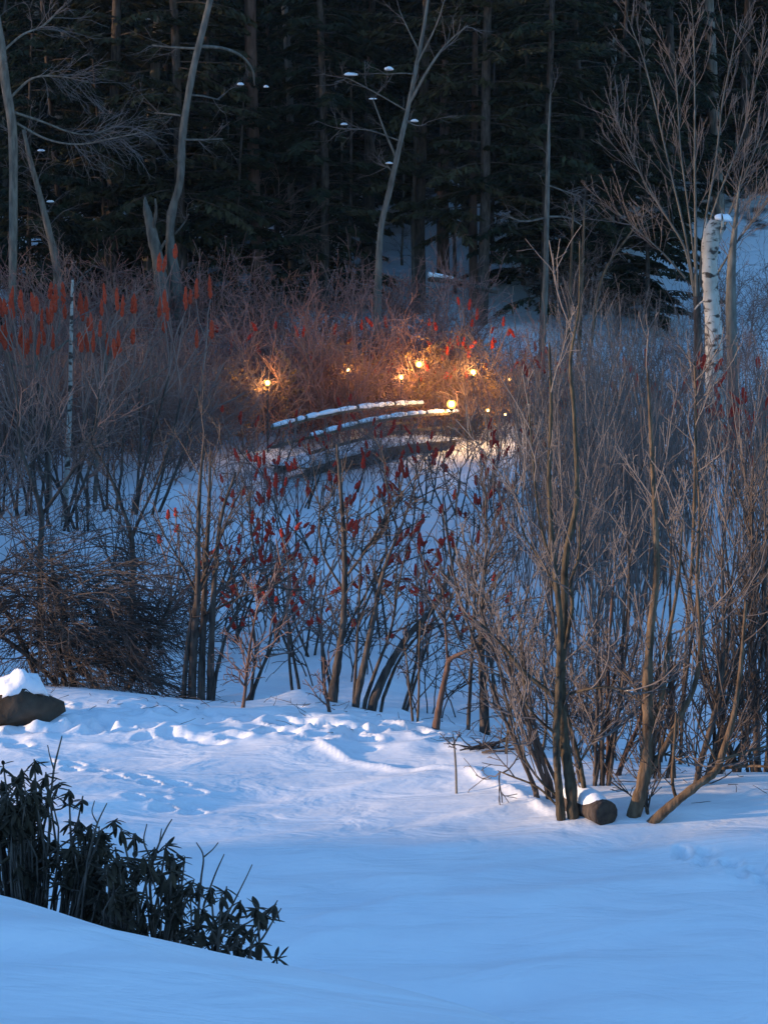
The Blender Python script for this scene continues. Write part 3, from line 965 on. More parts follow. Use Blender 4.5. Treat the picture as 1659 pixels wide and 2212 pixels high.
mass('shoot_thicket', 'dense grey upright shoots filling the right side of the thicket', 'whip', scatter(6, 17, 1150, 1720, 42, 57, 0.95, 1.3), 'twig_grey', 6)
mass('shoot_thicket', 'brownish upright shoots right of the footbridge lamps', 'whip', scatter(7, 19, 1120, 1700, 56, 72, 0.6, 0.85), 'twig_brown', 7)
mass('open_brush', 'crooked dark brush under the saplings at the right edge of the lawn', 'curly', scatter(8, 9, 1080, 1700, 33, 40, 0.6, 0.95, lambda x, y: y < float(line_y(CREST, x)) + 1.0), 'twig_dark', 8)

mass('open_brush', 'low dark brush in front of the footbridge deck', 'bramble', [(-3.6 + 0.62 * k_ + 0.25 * math.sin(k_ * 5.1), 62.0 + 0.75 * k_ * 0.9 + 0.7 * math.sin(k_ * 2.3), 0.66 + 0.10 * math.sin(k_ * 3.7)) for k_ in range(11)], 'twig_brown', 15)
mass('bramble_thicket', 'thin brown brush on the snowy slope behind the birch snag', 'bramble', scatter(16, 24, 1130, 1760, 75, 90, 0.7, 1.1), 'twig_brown', 16)
r_ = np.random.default_rng(19)
mass('bramble_thicket', 'unseen brushwood continuing west of the lawn, added to shade the thicket', 'bramble', [(r_.uniform(-24, -9.5), r_.uniform(41, 66), r_.uniform(1.1, 1.6)) for _ in range(60)], 'twig_brown', 9)  # out-of-frame brush added to hold the low sun off the thicket

# ------------------------------------------------------------------ sumacs with fruit heads
def fruit_mesh(seed, material):
    r = np.random.default_rng(seed)
    prof = [(0, 0.15), (0.08, 0.55), (0.18, 0.9), (0.3, 0.8), (0.4, 1.0), (0.52, 0.78), (0.62, 0.9), (0.74, 0.6), (0.86, 0.62), (1.0, 0.1)]
    n = 8
    V, F = [], []
    bend = r.normal(0, 0.12)
    for z, w in prof:
        for j in range(n):
            a = 2 * math.pi * j / n
            k = w * (1 + r.normal(0, 0.24))
            V.append((0.5 * k * math.cos(a) + bend * z * z, 0.5 * k * math.sin(a), z))
    for i in range(len(prof) - 1):
        for j in range(n):
            a, b = i * n + j, i * n + (j + 1) % n
            F.append((a, b, b + n, a + n))
    return mesh_from('fruit_head', np.array(V), np.array(F), material, False)

FRUIT_RED = [fruit_mesh(300 + i, M['fruit_red']) for i in range(4)]
FRUIT_ORANGE = [fruit_mesh(310 + i, M['fruit_orange']) for i in range(4)]

def sumac_paths(seed, H, stems, lean=(0, 0), spread=0.35):
    r = np.random.default_rng(seed)
    st, tw, tips = [], [], []
    for k in range(stems):
        a = r.uniform(0, 6.28)
        d = (math.cos(a) * spread + lean[0], math.sin(a) * spread * 0.6 + lean[1], 1.0)
        L = H * r.uniform(0.75, 1.05)
        pts, rr = grow(r, (r.normal(0, 0.12), r.normal(0, 0.12), -0.15), d, L * 0.62, 0.034 * H / 3.5, 0.020 * H / 3.5, 7, 0.09, 0.035)
        st.append((pts, rr))
        frontier = [(pts[-1], unit(pts[-1] - pts[-2]), L * 0.36, 0.019)]
        for t in (r.uniform(0.45, 0.7), r.uniform(0.6, 0.9)):
            p, ax = sample(pts, t)
            frontier.append((p, kid_dir(r, ax, r.uniform(0.5, 0.9)), L * 0.32, 0.016))
        for p, ax, l, rd in frontier:
            for q in range(int(r.integers(1, 3))):
                pp, r2 = grow(r, p, kid_dir(r, ax, r.uniform(0.2, 0.7)), l * r.uniform(0.7, 1.2), rd, 0.012, 5, 0.13, 0.09)
                tw.append((pp, r2))
                tips.append((pp[-1], unit(pp[-1] - pp[-2])))
                if r.random() < 0.7:
                    p3, a3 = sample(pp, r.uniform(0.4, 0.8))
                    pp3, r3 = grow(r, p3, kid_dir(r, a3, r.uniform(0.5, 0.9)), l * 0.5, 0.012, 0.009, 4, 0.15, 0.08)
                    tw.append((pp3, r3))
                    tips.append((pp3[-1], unit(pp3[-1] - pp3[-2])))
    return st, tw, tips

SUM = []
for i in range(7):
    st, tw, tips = sumac_paths(400 + i, 3.4, 2 + i % 3, lean=[(0, 0), (0.25, 0), (-0.2, 0), (0.35, 0), (0.1, 0), (-0.1, 0), (0.2, 0)][i])
    SUM.append(([mesh_from('stem', *tubes([s_], 6), M['bark_dark']) for s_ in st], mesh_from('twigs', *tubes(tw, 4), M['twig_brown']), tips))

def sumac(p, v, s, rz, label, group, frac, fr_len, fr_w, meshes, r, high=0.0):
    t = thing('sumac_shrub', label, 'shrub', p, rz, group, s)
    sx = min(s, 0.75 + 0.25 * s) if s > 1 else s
    t.scale = (sx, sx, s)
    stems, tw, tips = SUM[v]
    for m_ in stems:
        obj('stem', m_, t)
    obj('twigs', tw, t)['kind'] = 'stuff'
    zt = max(q[2] for q, d in tips)
    for q, d in tips:
        if r.random() < frac and q[2] > high * zt:
            dd = Vector((d[0] * 0.7 + r.normal(0, 0.2), d[1] * 0.7 + r.normal(0, 0.2), max(d[2], 0.4) * (1 if r.random() < 0.85 else -0.6)))
            if high > 0.5:
                dd = Vector((r.normal(0, 0.10), r.normal(0, 0.10), 1.0))
            L = fr_len * r.uniform(0.75, 1.3) / s
            w = fr_w * r.uniform(0.8, 1.25) / sx
            o = obj('fruit_head', meshes[int(r.integers(0, 4))], t, q - np.array([d[0], d[1], d[2]]) * 0.03, dd.to_track_quat('Z', 'Y').to_euler(), (w, w, L))
    return t

ORD = ['first', 'second', 'third', 'fourth', 'fifth', 'sixth', 'seventh', 'eighth', 'ninth', 'tenth', 'eleventh', 'twelfth', 'thirteenth', 'fourteenth', 'fifteenth']
r = np.random.default_rng(77)
ROWS = [
    # (base qx list, base qy, scale, fruit fraction, fruit length, width, meshes, phrase, group)
    ([-10, 30, 60, 95, 130, 175, 225, 275, 325], 60, (1.75, 1.98), 0.95, 0.50, 0.115, FRUIT_ORANGE, 'tall sumac with upright orange red plumes, {} from the left below the dark hemlocks', 'tall sumacs along the forest foot'),
    ([470, 560, 640, 720, 780, 850, 940, 1030, 1110], 75, (0.95, 1.2), 0.45, 0.34, 0.11, FRUIT_RED, 'small sumac with dull red heads, {} from the left in the brush behind the footbridge', 'sumacs behind the footbridge'),
    ([560, 625, 690, 745, 830, 890, 960, 1010, 1080], 57, (0.70, 0.85), 0.38, 0.30, 0.095, FRUIT_RED, 'short sumac with red heads, {} from the left just below the footbridge', 'short sumacs below the footbridge'),
    ([600, 655, 715, 770, 850, 920, 985, 1045], 62.5, (0.72, 0.9), 0.25, 0.28, 0.09, FRUIT_RED, 'slender sumac, {} from the left in front of the bridge rails', 'slender sumacs in front of the bridge rails'),
    ([400, 500, 580, 660, 735, 815, 905, 1000], 47, (0.85, 1.05), 0.75, 0.25, 0.085, FRUIT_RED, 'red headed sumac, {} from the left in the middle of the snowy thicket', 'sumacs in the middle of the thicket'),
    ([250, 520, 620, 690, 870, 1060], 41, (0.85, 1.05), 0.6, 0.21, 0.075, FRUIT_RED, 'dark stemmed sumac with few red heads, {} from the left nearest the snow crest', 'sumacs nearest the snow crest'),
    ([1180, 1235, 1300, 1370, 1440, 1510, 1570, 1610, 1645], 61, (1.15, 1.4), 0.7, 0.42, 0.12, FRUIT_RED, 'sumac with dark red heads, {} from the left among the shoots by the birch snag', 'sumacs by the birch snag'),
]
for qs, y, sc_, frac, fl, fw, ms, phrase, grp in ROWS:
    for k, q in enumerate(qs):
        yy = y + r.uniform(-1.5, 1.5)
        x = (q - QW / 2) / FQ * yy
        sumac((x, yy, gz(x, yy)), int(r.integers(0, 7)), r.uniform(*sc_), r.uniform(-0.5, 0.5), phrase.format(ORD[k]), grp, frac, fl, fw, ms, r, 0.78 if ms is FRUIT_ORANGE else 0.35)

# ------------------------------------------------------------------ traced shrubs of the thicket front
SH = [dict(seg=5, wob=0.16, kids=4, ang=(0.4, 0.9), klen=(0.35, 0.6), rr=0.62, up=0.04, rmin=0.008), dict(seg=4, wob=0.22, kids=1, ang=(0.4, 0.9), klen=(0.4, 0.6), rmin=0.006), dict(seg=3, wob=0.25, rmin=0.005)]

def shrub(name, label, trunks, y, bark, twig_n, twig_L, twig_mat, seed, S=SH, group=None, limbs=(), trange=(0.25, 1.0), trad=0.013, ang=(0.4, 0.9), n=7):
    """a multi-stemmed shrub: every traced trunk is a part"""
    b = trunks[0]
    tp = [to_ground(qpath(t, y, seed=seed + 7 * i, rough=0.06, n=len(t) * 6, dy=0.5 * ((i * 37) % 5 - 2) / 2)) for i, t in enumerate(trunks)]
    root = thing(name, label, 'shrub', (tp[0][0][0][0], tp[0][0][0][1], gz(tp[0][0][0][0], tp[0][0][0][1])), 0, group)
    for q in tp:
        part(root, 'stem', [q], M[bark], n)
    lp = [qpath(l_, y, seed=seed + 3 * i, dy=0.6 * ((i * 13) % 5 - 2) / 2) for i, l_ in enumerate(limbs)]
    for q in lp:
        part(root, 'limb', [q], M[bark], 5)
    if twig_n:
        r = np.random.default_rng(seed + 900)
        part(root, 'twigs', twigs_on(r, tp + lp, twig_n, twig_L, S, trange, ang, trad), M[twig_mat], 3, False)
    return root

shrub('dark_shrub', 'stout dark many stemmed shrub left of the red fruit heads at the snow crest',
      [[(416, 1470, 20), (420, 1380, 17), (428, 1280, 14), (428, 1180, 11), (432, 1060, 9), (440, 960, 5)], [(455, 1465, 18), (458, 1380, 15), (464, 1260, 12), (478, 1120, 9), (510, 1020, 5)],
       [(436, 1468, 18), (440, 1350, 15), (445, 1220, 12), (452, 1100, 9), (455, 980, 4)], [(400, 1460, 12), (412, 1350, 9), (440, 1250, 7), (470, 1180, 5), (510, 1080, 3)],
       [(466, 1462, 10), (490, 1370, 7), (520, 1300, 5), (545, 1200, 3)]],
      38.6, 'bark_dark', 60, 1.1, 'twig_dark', 1001, limbs=[[(430, 1290, 7), (400, 1230, 5), (370, 1180, 4), (330, 1110, 3)], [(440, 1330, 6), (520, 1290, 5), (580, 1270, 4), (640, 1240, 2)]])
shrub('forked_shrub', 'dark shrub forking low into a wide letter y at the left',
      [[(285, 1330, 14), (288, 1240, 12), (285, 1160, 11), (262, 1090, 8), (235, 1020, 6), (200, 960, 4)]], 45, 'bark_dark', 30, 1.1, 'twig_dark', 1011,
      limbs=[[(285, 1165, 9), (305, 1115, 7), (340, 1040, 5), (365, 960, 4)]])
shrub('forked_shrub', 'dark forked shrub with a thick foot at the left picture edge',
      [[(88, 1280, 16), (88, 1200, 14), (90, 1110, 12), (70, 1040, 9), (45, 960, 7), (38, 860, 5), (20, 760, 4)]], 47, 'bark_dark', 36, 1.4, 'twig_brown', 1021,
      limbs=[[(90, 1115, 9), (130, 1060, 8), (170, 1000, 6), (205, 930, 5), (215, 840, 4)], [(60, 1010, 5), (100, 960, 4), (130, 880, 3)]])
shrub('crooked_shrub', 'wide crooked bare shrub with bowed limbs left of the thin birch',
      [[(105, 1010, 14), (100, 920, 12), (88, 840, 10), (80, 780, 8), (75, 720, 6), (85, 660, 4)]], 62, 'bark_grey', 60, 1.6, 'twig_brown', 1031,
      limbs=[[(82, 790, 7), (40, 790, 6), (10, 760, 5), (-20, 740, 3)], [(80, 785, 7), (120, 760, 6), (150, 735, 5), (200, 730, 4), (225, 760, 2)], [(90, 850, 6), (40, 880, 5), (0, 890, 4)], [(95, 800, 5), (130, 700, 4), (120, 640, 3)]])
shrub('crooked_shrub', 'crooked bare shrub with long level limbs right of the thin birch',
      [[(206, 1080, 10), (212, 980, 9), (222, 900, 8), (230, 820, 6), (228, 740, 5), (240, 680, 3)]], 62, 'bark_grey', 60, 1.5, 'twig_brown', 1041,
      limbs=[[(225, 880, 6), (280, 875, 5), (330, 870, 4), (365, 850, 2)], [(260, 850, 4), (320, 820, 4), (372, 785, 2)], [(228, 800, 5), (250, 740, 4), (290, 690, 2)]])
shrub('leaning_pair_shrub', 'fan of dark stems leaning right at the middle of the snow crest',
      [[(770, 1512, 18), (790, 1420, 15), (808, 1330, 12), (830, 1230, 9), (870, 1130, 6), (900, 1040, 3)], [(808, 1510, 22), (840, 1440, 18), (885, 1370, 14), (940, 1310, 11), (970, 1240, 8), (990, 1160, 5)],
       [(790, 1512, 9), (815, 1440, 8), (845, 1360, 6), (860, 1270, 5), (880, 1180, 3)], [(765, 1508, 8), (770, 1420, 7), (775, 1320, 6), (780, 1210, 4), (790, 1110, 3)],
       [(828, 1508, 8), (860, 1430, 7), (905, 1370, 5), (950, 1330, 3)]], 37.3, 'bark_dark', 44, 0.9, 'twig_dark', 1051, trange=(0.35, 1.0))
shrub('trunk_shrub', 'single dark trunk just left of the fan of leaning stems',
      [[(720, 1500, 24), (730, 1430, 18), (742, 1340, 15), (745, 1240, 13), (742, 1140, 11), (735, 1040, 8), (728, 960, 5)]], 37.4, 'bark_dark', 34, 1.0, 'twig_dark', 1061,
      limbs=[[(745, 1250, 7), (790, 1190, 6), (830, 1120, 5), (870, 1060, 3)], [(745, 1280, 6), (700, 1200, 5), (690, 1120, 4), (700, 1040, 3)]])
shrub('thin_shoot_shrub', 'short thin stem leaning left in the snow below the dark trunk',
      [[(714, 1552, 10), (708, 1515, 8), (702, 1480, 6), (700, 1420, 4)]], 35.4, 'bark_red', 5, 0.5, 'twig_brown', 1071)
shrub('thin_shoot_shrub', 'thin stem rising from trampled snow below the stout dark shrub',
      [[(524, 1540, 10), (530, 1495, 8), (535, 1440, 7), (545, 1370, 5), (560, 1300, 3)]], 36, 'bark_red', 16, 0.8, 'twig_brown', 1081)
shrub('bent_shrub', 'reddish bent stem with an elbow right of the leaning fan',
      [[(942, 1568, 17), (952, 1510, 14), (965, 1450, 13), (972, 1425, 12), (1000, 1410, 8), (1030, 1400, 6)]], 34.2, 'bark_red', 16, 0.8, 'twig_dark', 1091,
      limbs=[[(968, 1440, 8), (964, 1380, 6), (960, 1320, 5), (955, 1260, 3)]], trange=(0.5, 1.0))
shrub('thin_pair_shrub', 'pair of thin pale stems left of the bent reddish stem',
      [[(892, 1560, 6), (886, 1500, 5), (880, 1440, 4), (872, 1380, 3)], [(902, 1562, 6), (905, 1490, 5), (905, 1420, 4), (908, 1340, 3)]], 34.6, 'bark_tan', 8, 0.5, 'twig_grey', 1101)
shrub('pole_shrub', 'pair of straight thin brown stems right of the bent reddish stem',
      [[(1012, 1555, 9), (1016, 1480, 8), (1020, 1400, 8), (1025, 1300, 6), (1030, 1190, 4)], [(1045, 1500, 20), (1040, 1410, 16), (1042, 1300, 10), (1050, 1180, 7), (1048, 1050, 4)]], 34.8, 'bark_dark', 40, 0.9, 'twig_dark', 1111)
shrub('weed_stalk', 'lone thin weed stalk standing in the open snow by the long track',
      [[(985, 1665, 5), (982, 1620, 4), (978, 1585, 2)]], 30.8, 'bark_grey', 4, 0.25, 'twig_grey', 1121, trange=(0.6, 1.0))

# thin white birch at the left
traced_tree('thin_birch', 'thin white birch stem standing in the left thicket', 'tree',
            [(143, 1060, 13), (147, 1000, 12), (150, 920, 11), (153, 840, 10), (154, 760, 9), (156, 660, 7), (158, 600, 5)], 60, 'birch', seed=81, twig_n=12, twig_L=0.8)

# dense arching bush at the left
def arching_bush():
    p0 = np.array([-5.1, 39.4, 0])
    p0[2] = gz(p0[0], p0[1])
    root = thing('arching_bush', 'dense dark bush with sweeping fine twigs behind the snowy boulder', 'shrub', p0)
    r = np.random.default_rng(90)
    main, out = [], {}
    S = [dict(seg=7, wob=0.08, kids=9, ang=(0.25, 0.7), klen=(0.3, 0.55), rr=0.6, up=-0.10, rmin=0.008, **{'from': 0.25}),
         dict(seg=4, wob=0.12, kids=3, ang=(0.2, 0.6), klen=(0.4, 0.7), up=-0.08, rmin=0.006), dict(seg=3, wob=0.15, rmin=0.005, up=-0.05)]
    for k in range(7):
        a = r.uniform(0, 6.28)
        q = grow(r, p0 + np.array([r.normal(0, 0.3), r.normal(0, 0.3), -0.1]), (math.cos(a) * 0.5, math.sin(a) * 0.4, 1), r.uniform(1.8, 2.7), 0.05, 0.025, 6, 0.1)
        main.append(q)
        part(root, 'stem', [q], M['bark_dark'], 6)
    for k in range(170):
        pts, rr = main[int(r.integers(0, 7))]
        p, ax = sample(pts, r.uniform(0.15, 1.0))
        a = r.uniform(0, 6.28)
        branch(out, r, p, (math.cos(a) + 0.25, math.sin(a), r.uniform(0.0, 0.8)), r.uniform(1.3, 2.6), 0.015, 0, S)
    part(root, 'twigs', [q for lv in out.values() for q in lv], M['twig_dark'], 3, False)
arching_bush()

# ------------------------------------------------------------------ saplings at the right edge of the lawn
UPS = [dict(seg=6, wob=0.10, kids=4, ang=(0.25, 0.7), klen=(0.35, 0.6), rr=0.6, up=0.10, rmin=0.008), dict(seg=4, wob=0.14, kids=1, ang=(0.3, 0.7), klen=(0.4, 0.6), rmin=0.006, up=0.08), dict(seg=3, wob=0.2, rmin=0.005)]
yR = 29.2
shrub('tall_sapling', 'tall olive barked sapling clump left of the snow covered log',
      [[(1213, 1784, 22), (1207, 1700, 18), (1201, 1600, 17), (1207, 1480, 18), (1210, 1350, 15), (1196, 1210, 12), (1186, 1050, 10), (1190, 880, 8), (1186, 740, 5)],
       [(1238, 1768, 27), (1232, 1690, 27), (1218, 1600, 25), (1212, 1480, 22), (1218, 1330, 17), (1222, 1200, 15), (1245, 1080, 11), (1240, 900, 9), (1232, 780, 7), (1250, 660, 5), (1252, 520, 3)],
       [(1272, 1796, 15), (1264, 1720, 13), (1252, 1650, 12), (1236, 1590, 12), (1222, 1540, 10)]],
      yR, 'bark_olive', 62, 1.1, 'twig_grey', 2001, UPS, limbs=[
          [(1220, 1400, 10), (1236, 1310, 9), (1232, 1260, 8), (1250, 1200, 6), (1252, 1130, 4)], [(1205, 1510, 12), (1130, 1450, 10), (1090, 1400, 8), (1040, 1350, 6), (1010, 1330, 3)],
          [(1205, 1720, 7), (1170, 1690, 6), (1135, 1640, 5), (1110, 1560, 4), (1090, 1500, 3)], [(1203, 1740, 6), (1160, 1700, 5), (1100, 1675, 4), (1075, 1665, 2)],
          [(1205, 1590, 7), (1150, 1540, 5), (1110, 1480, 4), (1060, 1450, 3)], [(1225, 1500, 7), (1290, 1485, 6), (1340, 1490, 5), (1390, 1520, 3)], [(1250, 1650, 5), (1290, 1590, 4), (1330, 1560, 3)],
          [(1200, 1250, 7), (1165, 1120, 6), (1150, 980, 4), (1140, 850, 3)], [(1218, 1330, 7), (1180, 1230, 5), (1130, 1150, 4), (1115, 1050, 3)]], trad=0.011)
shrub('tall_sapling', 'thick tan trunk leaning right beside the end of the snow covered log',
      [[(1350, 1808, 36), (1375, 1740, 31), (1392, 1670, 29), (1400, 1590, 27), (1398, 1490, 24), (1404, 1370, 19), (1418, 1230, 15), (1412, 1080, 11), (1405, 930, 8), (1398, 800, 5)]],
      yR, 'bark_tan', 40, 1.1, 'twig_grey', 2011, UPS,
      limbs=[[(1388, 1690, 17), (1430, 1625, 15), (1462, 1560, 13), (1500, 1480, 12), (1512, 1380, 10), (1505, 1250, 8), (1510, 1100, 5), (1500, 950, 3)], [(1402, 1600, 14), (1430, 1500, 12), (1440, 1400, 10), (1465, 1250, 7), (1475, 1100, 4)],
             [(1395, 1640, 7), (1440, 1630, 5), (1480, 1650, 3)], [(1398, 1560, 8), (1370, 1480, 6), (1330, 1440, 4)]], trad=0.011)
shrub('tall_sapling', 'low leaning tan trunk reaching far right from the log',
      [[(1378, 1808, 26), (1410, 1775, 25), (1455, 1735, 22), (1500, 1700, 19), (1545, 1665, 18), (1562, 1620, 16), (1585, 1540, 12), (1600, 1430, 9), (1610, 1300, 6)]],
      yR - 0.2, 'bark_tan', 34, 1.0, 'twig_dark', 2021, UPS,
      limbs=[[(1552, 1660, 9), (1600, 1655, 8), (1640, 1655, 6), (1690, 1660, 4)], [(1560, 1640, 8), (1610, 1625, 6), (1660, 1610, 4)], [(1462, 1730, 9), (1452, 1690, 8), (1455, 1620, 7), (1460, 1540, 5)],
             [(1402, 1780, 10), (1396, 1740, 9), (1395, 1690, 7)], [(1550, 1650, 7), (1520, 1590, 5), (1500, 1540, 4)]], trad=0.011)
shrub('tall_sapling', 'dark double stem right of the low leaning trunk',
      [[(1480, 1775, 18), (1500, 1710, 16), (1512, 1650, 15), (1535, 1570, 13), (1555, 1480, 11), (1562, 1350, 9), (1558, 1200, 6)], [(1492, 1768, 12), (1520, 1700, 12), (1545, 1640, 11), (1575, 1560, 9), (1620, 1480, 6)]],
      30.4, 'bark_dark', 50, 1.1, 'twig_dark', 2031, UPS, trad=0.011)
shrub('tall_sapling', 'straight dark stem near the right picture edge',
      [[(1638, 1705, 16), (1634, 1620, 15), (1632, 1500, 18), (1622, 1400, 16), (1628, 1280, 12), (1620, 1100, 8)]], 31.5, 'bark_dark', 40, 1.2, 'twig_dark', 2041, UPS)
shrub('tall_sapling', 'dark trunk cut off by the right picture edge',
      [[(1652, 1712, 20), (1662, 1600, 18), (1660, 1450, 15), (1650, 1300, 10), (1655, 1150, 6)]], 31.2, 'bark_dark', 30, 1.1, 'twig_dark', 2051, UPS)
shrub('thin_sapling', 'slender upright saplings directly behind the log end',
      [[(1312, 1760, 11), (1314, 1650, 10), (1312, 1520, 9), (1316, 1380, 7), (1325, 1250, 5)], [(1275, 1745, 8), (1285, 1650, 7), (1290, 1540, 6), (1292, 1420, 4)], [(1330, 1690, 12), (1350, 1630, 11), (1380, 1560, 9), (1390, 1480, 6)]],
      31.0, 'bark_red', 34, 0.9, 'twig_grey', 2061, UPS)
for i, (lab, yy, q0, ang_) in enumerate([
        ('fan of thin dark shoots sprouting left of the sapling clump foot', 30.2, 1180, -0.35),
        ('thin dark shoots rising between the sapling clump and the thick leaning trunk', 30.6, 1300, 0.05),
        ('thin dark shoots rising behind the thick leaning trunk', 30.9, 1420, 0.12),
        ('fan of thin dark shoots at the foot of the dark double stem', 31.0, 1540, 0.2),
        ('thin dark shoots at the right edge of the lawn', 31.6, 1610, -0.1)]):
    rr_ = np.random.default_rng(3000 + i)
    st_ = []
    for k in range(7):
        a0 = q0 + rr_.normal(0, 22)
        ln = rr_.uniform(280, 620)
        tx = ang_ + rr_.normal(0, 0.22)
        by = 1700 + rr_.uniform(-15, 20) - (yy - 30) * 18
        st_.append([(a0, by, rr_.uniform(7, 12)), (a0 + tx * ln * 0.3, by - ln * 0.35, 7), (a0 + tx * ln * 0.55 + rr_.normal(0, 8), by - ln * 0.7, 5), (a0 + tx * ln * 0.7 + rr_.normal(0, 12), by - ln, 2.5)])
    shrub('shoot_clump', lab, st_, yy, 'bark_dark', 22, 0.8, 'twig_grey', 3100 + 20 * i, UPS, 'shoot clumps at the right edge of the lawn', trad=0.010)
shrub('thin_sapling', 'thin stems leaning out over the snow left of the sapling clump',
      [[(1150, 1655, 8), (1140, 1560, 7), (1130, 1450, 6), (1120, 1320, 4)], [(1165, 1660, 6), (1180, 1560, 6), (1175, 1440, 5), (1170, 1300, 3)], [(1095, 1600, 7), (1105, 1500, 6), (1100, 1400, 4)]],
      32.6, 'bark_olive', 28, 0.9, 'twig_grey', 2071, UPS)
shrub('tall_sapling', 'tall straight light stem in the grey shoots near the right edge',
      [[(1475, 1500, 9), (1485, 1350, 9), (1495, 1200, 8), (1500, 1050, 7), (1502, 900, 6), (1500, 780, 4)]], 37, 'bark_tan', 26, 1.0, 'twig_grey', 2081, UPS)

# log with its snow cover
def snow_log():
    e = P(1308, 1786, 28.9)
    a = P(1236, 1790, 29.7)
    e[2] = gz(e[0], e[1]) + 0.16
    a[2] = gz(a[0], a[1]) + 0.10
    root = thing('snowy_log', 'short cut log with dark end under a thick coat of snow between the trunks', 'log', (e[0], e[1], gz(e[0], e[1])))
    r = np.random.default_rng(3)
    pts = np.array([a + (e - a) * t for t in np.linspace(0, 1, 6)])
    part(root, 'trunk', [(pts, 0.165 * (1 + r.normal(0, 0.03, 6)))], M['bark_dark'], 14)
    d = unit(e - a)
    part(root, 'cut_end', [(np.array([e + d * 0.002, e + d * 0.012, e + d * 0.013]), np.array([0.158, 0.15, 0.01]))], M['wood_end'], 14)
    sp = np.array([a - d * 0.25 + (e - d * 0.06 - a + d * 0.25) * t for t in np.linspace(0, 1, 9)])
    sp[:, 2] += np.array([-0.12, 0.0, 0.07, 0.09, 0.09, 0.08, 0.08, 0.075, 0.07])
    o = part(root, 'snow', [(sp, np.array([0.05, 0.12, 0.15, 0.16, 0.16, 0.155, 0.15, 0.13, 0.07]))], M['snow_clump'], 14)
snow_log()

# boulder under a snow hood at the left edge
def boulder():
    c = G(30, 1560, 20, 60)
    root = thing('snowy_boulder', 'dark boulder with a thick hood of snow at the left edge of the lawn', 'boulder', c)
    r = np.random.default_rng(8)
    n, m = 16, 9
    V = []
    for i in range(m + 1):
        th = math.pi * i / m
        for j in range(n):
            ph = 2 * math.pi * j / n
            k = 1 + 0.14 * math.sin(3 * ph + th * 2) + r.normal(0, 0.09)
            V.append((0.66 * k * math.sin(th) * math.cos(ph), 0.45 * k * math.sin(th) * math.sin(ph), 0.24 + 0.36 * k * -math.cos(th)))
    F = [(i * n + j, i * n + (j + 1) % n, (i + 1) * n + (j + 1) % n, (i + 1) * n + j) for i in range(m) for j in range(n)]
    obj('rock', mesh_from('rock', np.array(V), np.array(F), M['rock']), root)
    V2, F2 = snow_blob(r, 0.47, 0.37, 0.25, 24, 14)
    V2[:, 2] += 0.43 + 0.03 * np.sin(V2[:, 0] * 21 + V2[:, 1] * 9) + 0.11 * np.sin(V2[:, 0] * 5 + 0.6)
    V2[:, 0] += 0.02
    obj('snow_hood', mesh_from('snow_hood', V2, F2, M['snow_clump']), root)
boulder()

# fallen twigs on the snow along the thicket edge
r = np.random.default_rng(66)
lit = []
for k in range(170):
    p = G(r.uniform(0, 1659), 1500 + 150 * r.random() ** 1.6 + 0.0, 20, 60)
    x_, y_ = p[0], float(line_y(CREST, p[0])) + r.normal(0.2, 0.9)
    lit.append(grow(r, (x_, y_, gz(x_, y_) + 0.03), (r.normal(), r.normal(), 0.05), r.uniform(0.1, 0.45), 0.006, 0.003, 3, 0.2))
lo_ = obj('twig_litter', mesh_from('twig_litter', *tubes(lit, 3), M['twig_dark']))
tag(lo_, 'fallen twigs lying on the snow along the thicket edge', None, None, 'stuff')

# dark scrap of brush frozen into the snow
tb = G(1045, 1618, 20, 60)
tr_ = thing('brush_scrap', 'small dark heap of twigs half sunk in the snow hollow', 'brush', tb)
r = np.random.default_rng(14)
tw = [grow(r, tb + np.array([r.normal(0, 0.16), r.normal(0, 0.12), 0.0]), (r.normal(0.6, 0.5), r.normal(0, 0.3), r.uniform(0.0, 0.35)), r.uniform(0.25, 0.6), 0.012, 0.005, 4, 0.15) for _ in range(40)]
part(tr_, 'twigs', tw[:30], M['twig_dark'], 4)
part(tr_, 'stick', [grow(r, tb + np.array([-0.1, 0, 0.03]), (1, 0, 0.12), 0.62, 0.016, 0.008, 5, 0.05)], M['bark_dark'], 5)

# ------------------------------------------------------------------ footbridge
def box_between(a, b, w, h):
    """beam from a to b, width w (level), height h"""
    a, b = np.array(a, float), np.array(b, float)
    d = unit(b - a)
    s = unit(np.cross(d, (0, 0, 1)))
    u = np.cross(s, d)
    V = [p + s * sx * w / 2 + u * sz * h / 2 for p in (a, b) for sx, sz in ((-1, -1), (1, -1), (1, 1), (-1, 1))]
    F = [(0, 1, 2, 3), (7, 6, 5, 4), (0, 4, 5, 1), (1, 5, 6, 2), (2, 6, 7, 3), (3, 7, 4, 0)]
    return np.array(V), [np.array(F)]

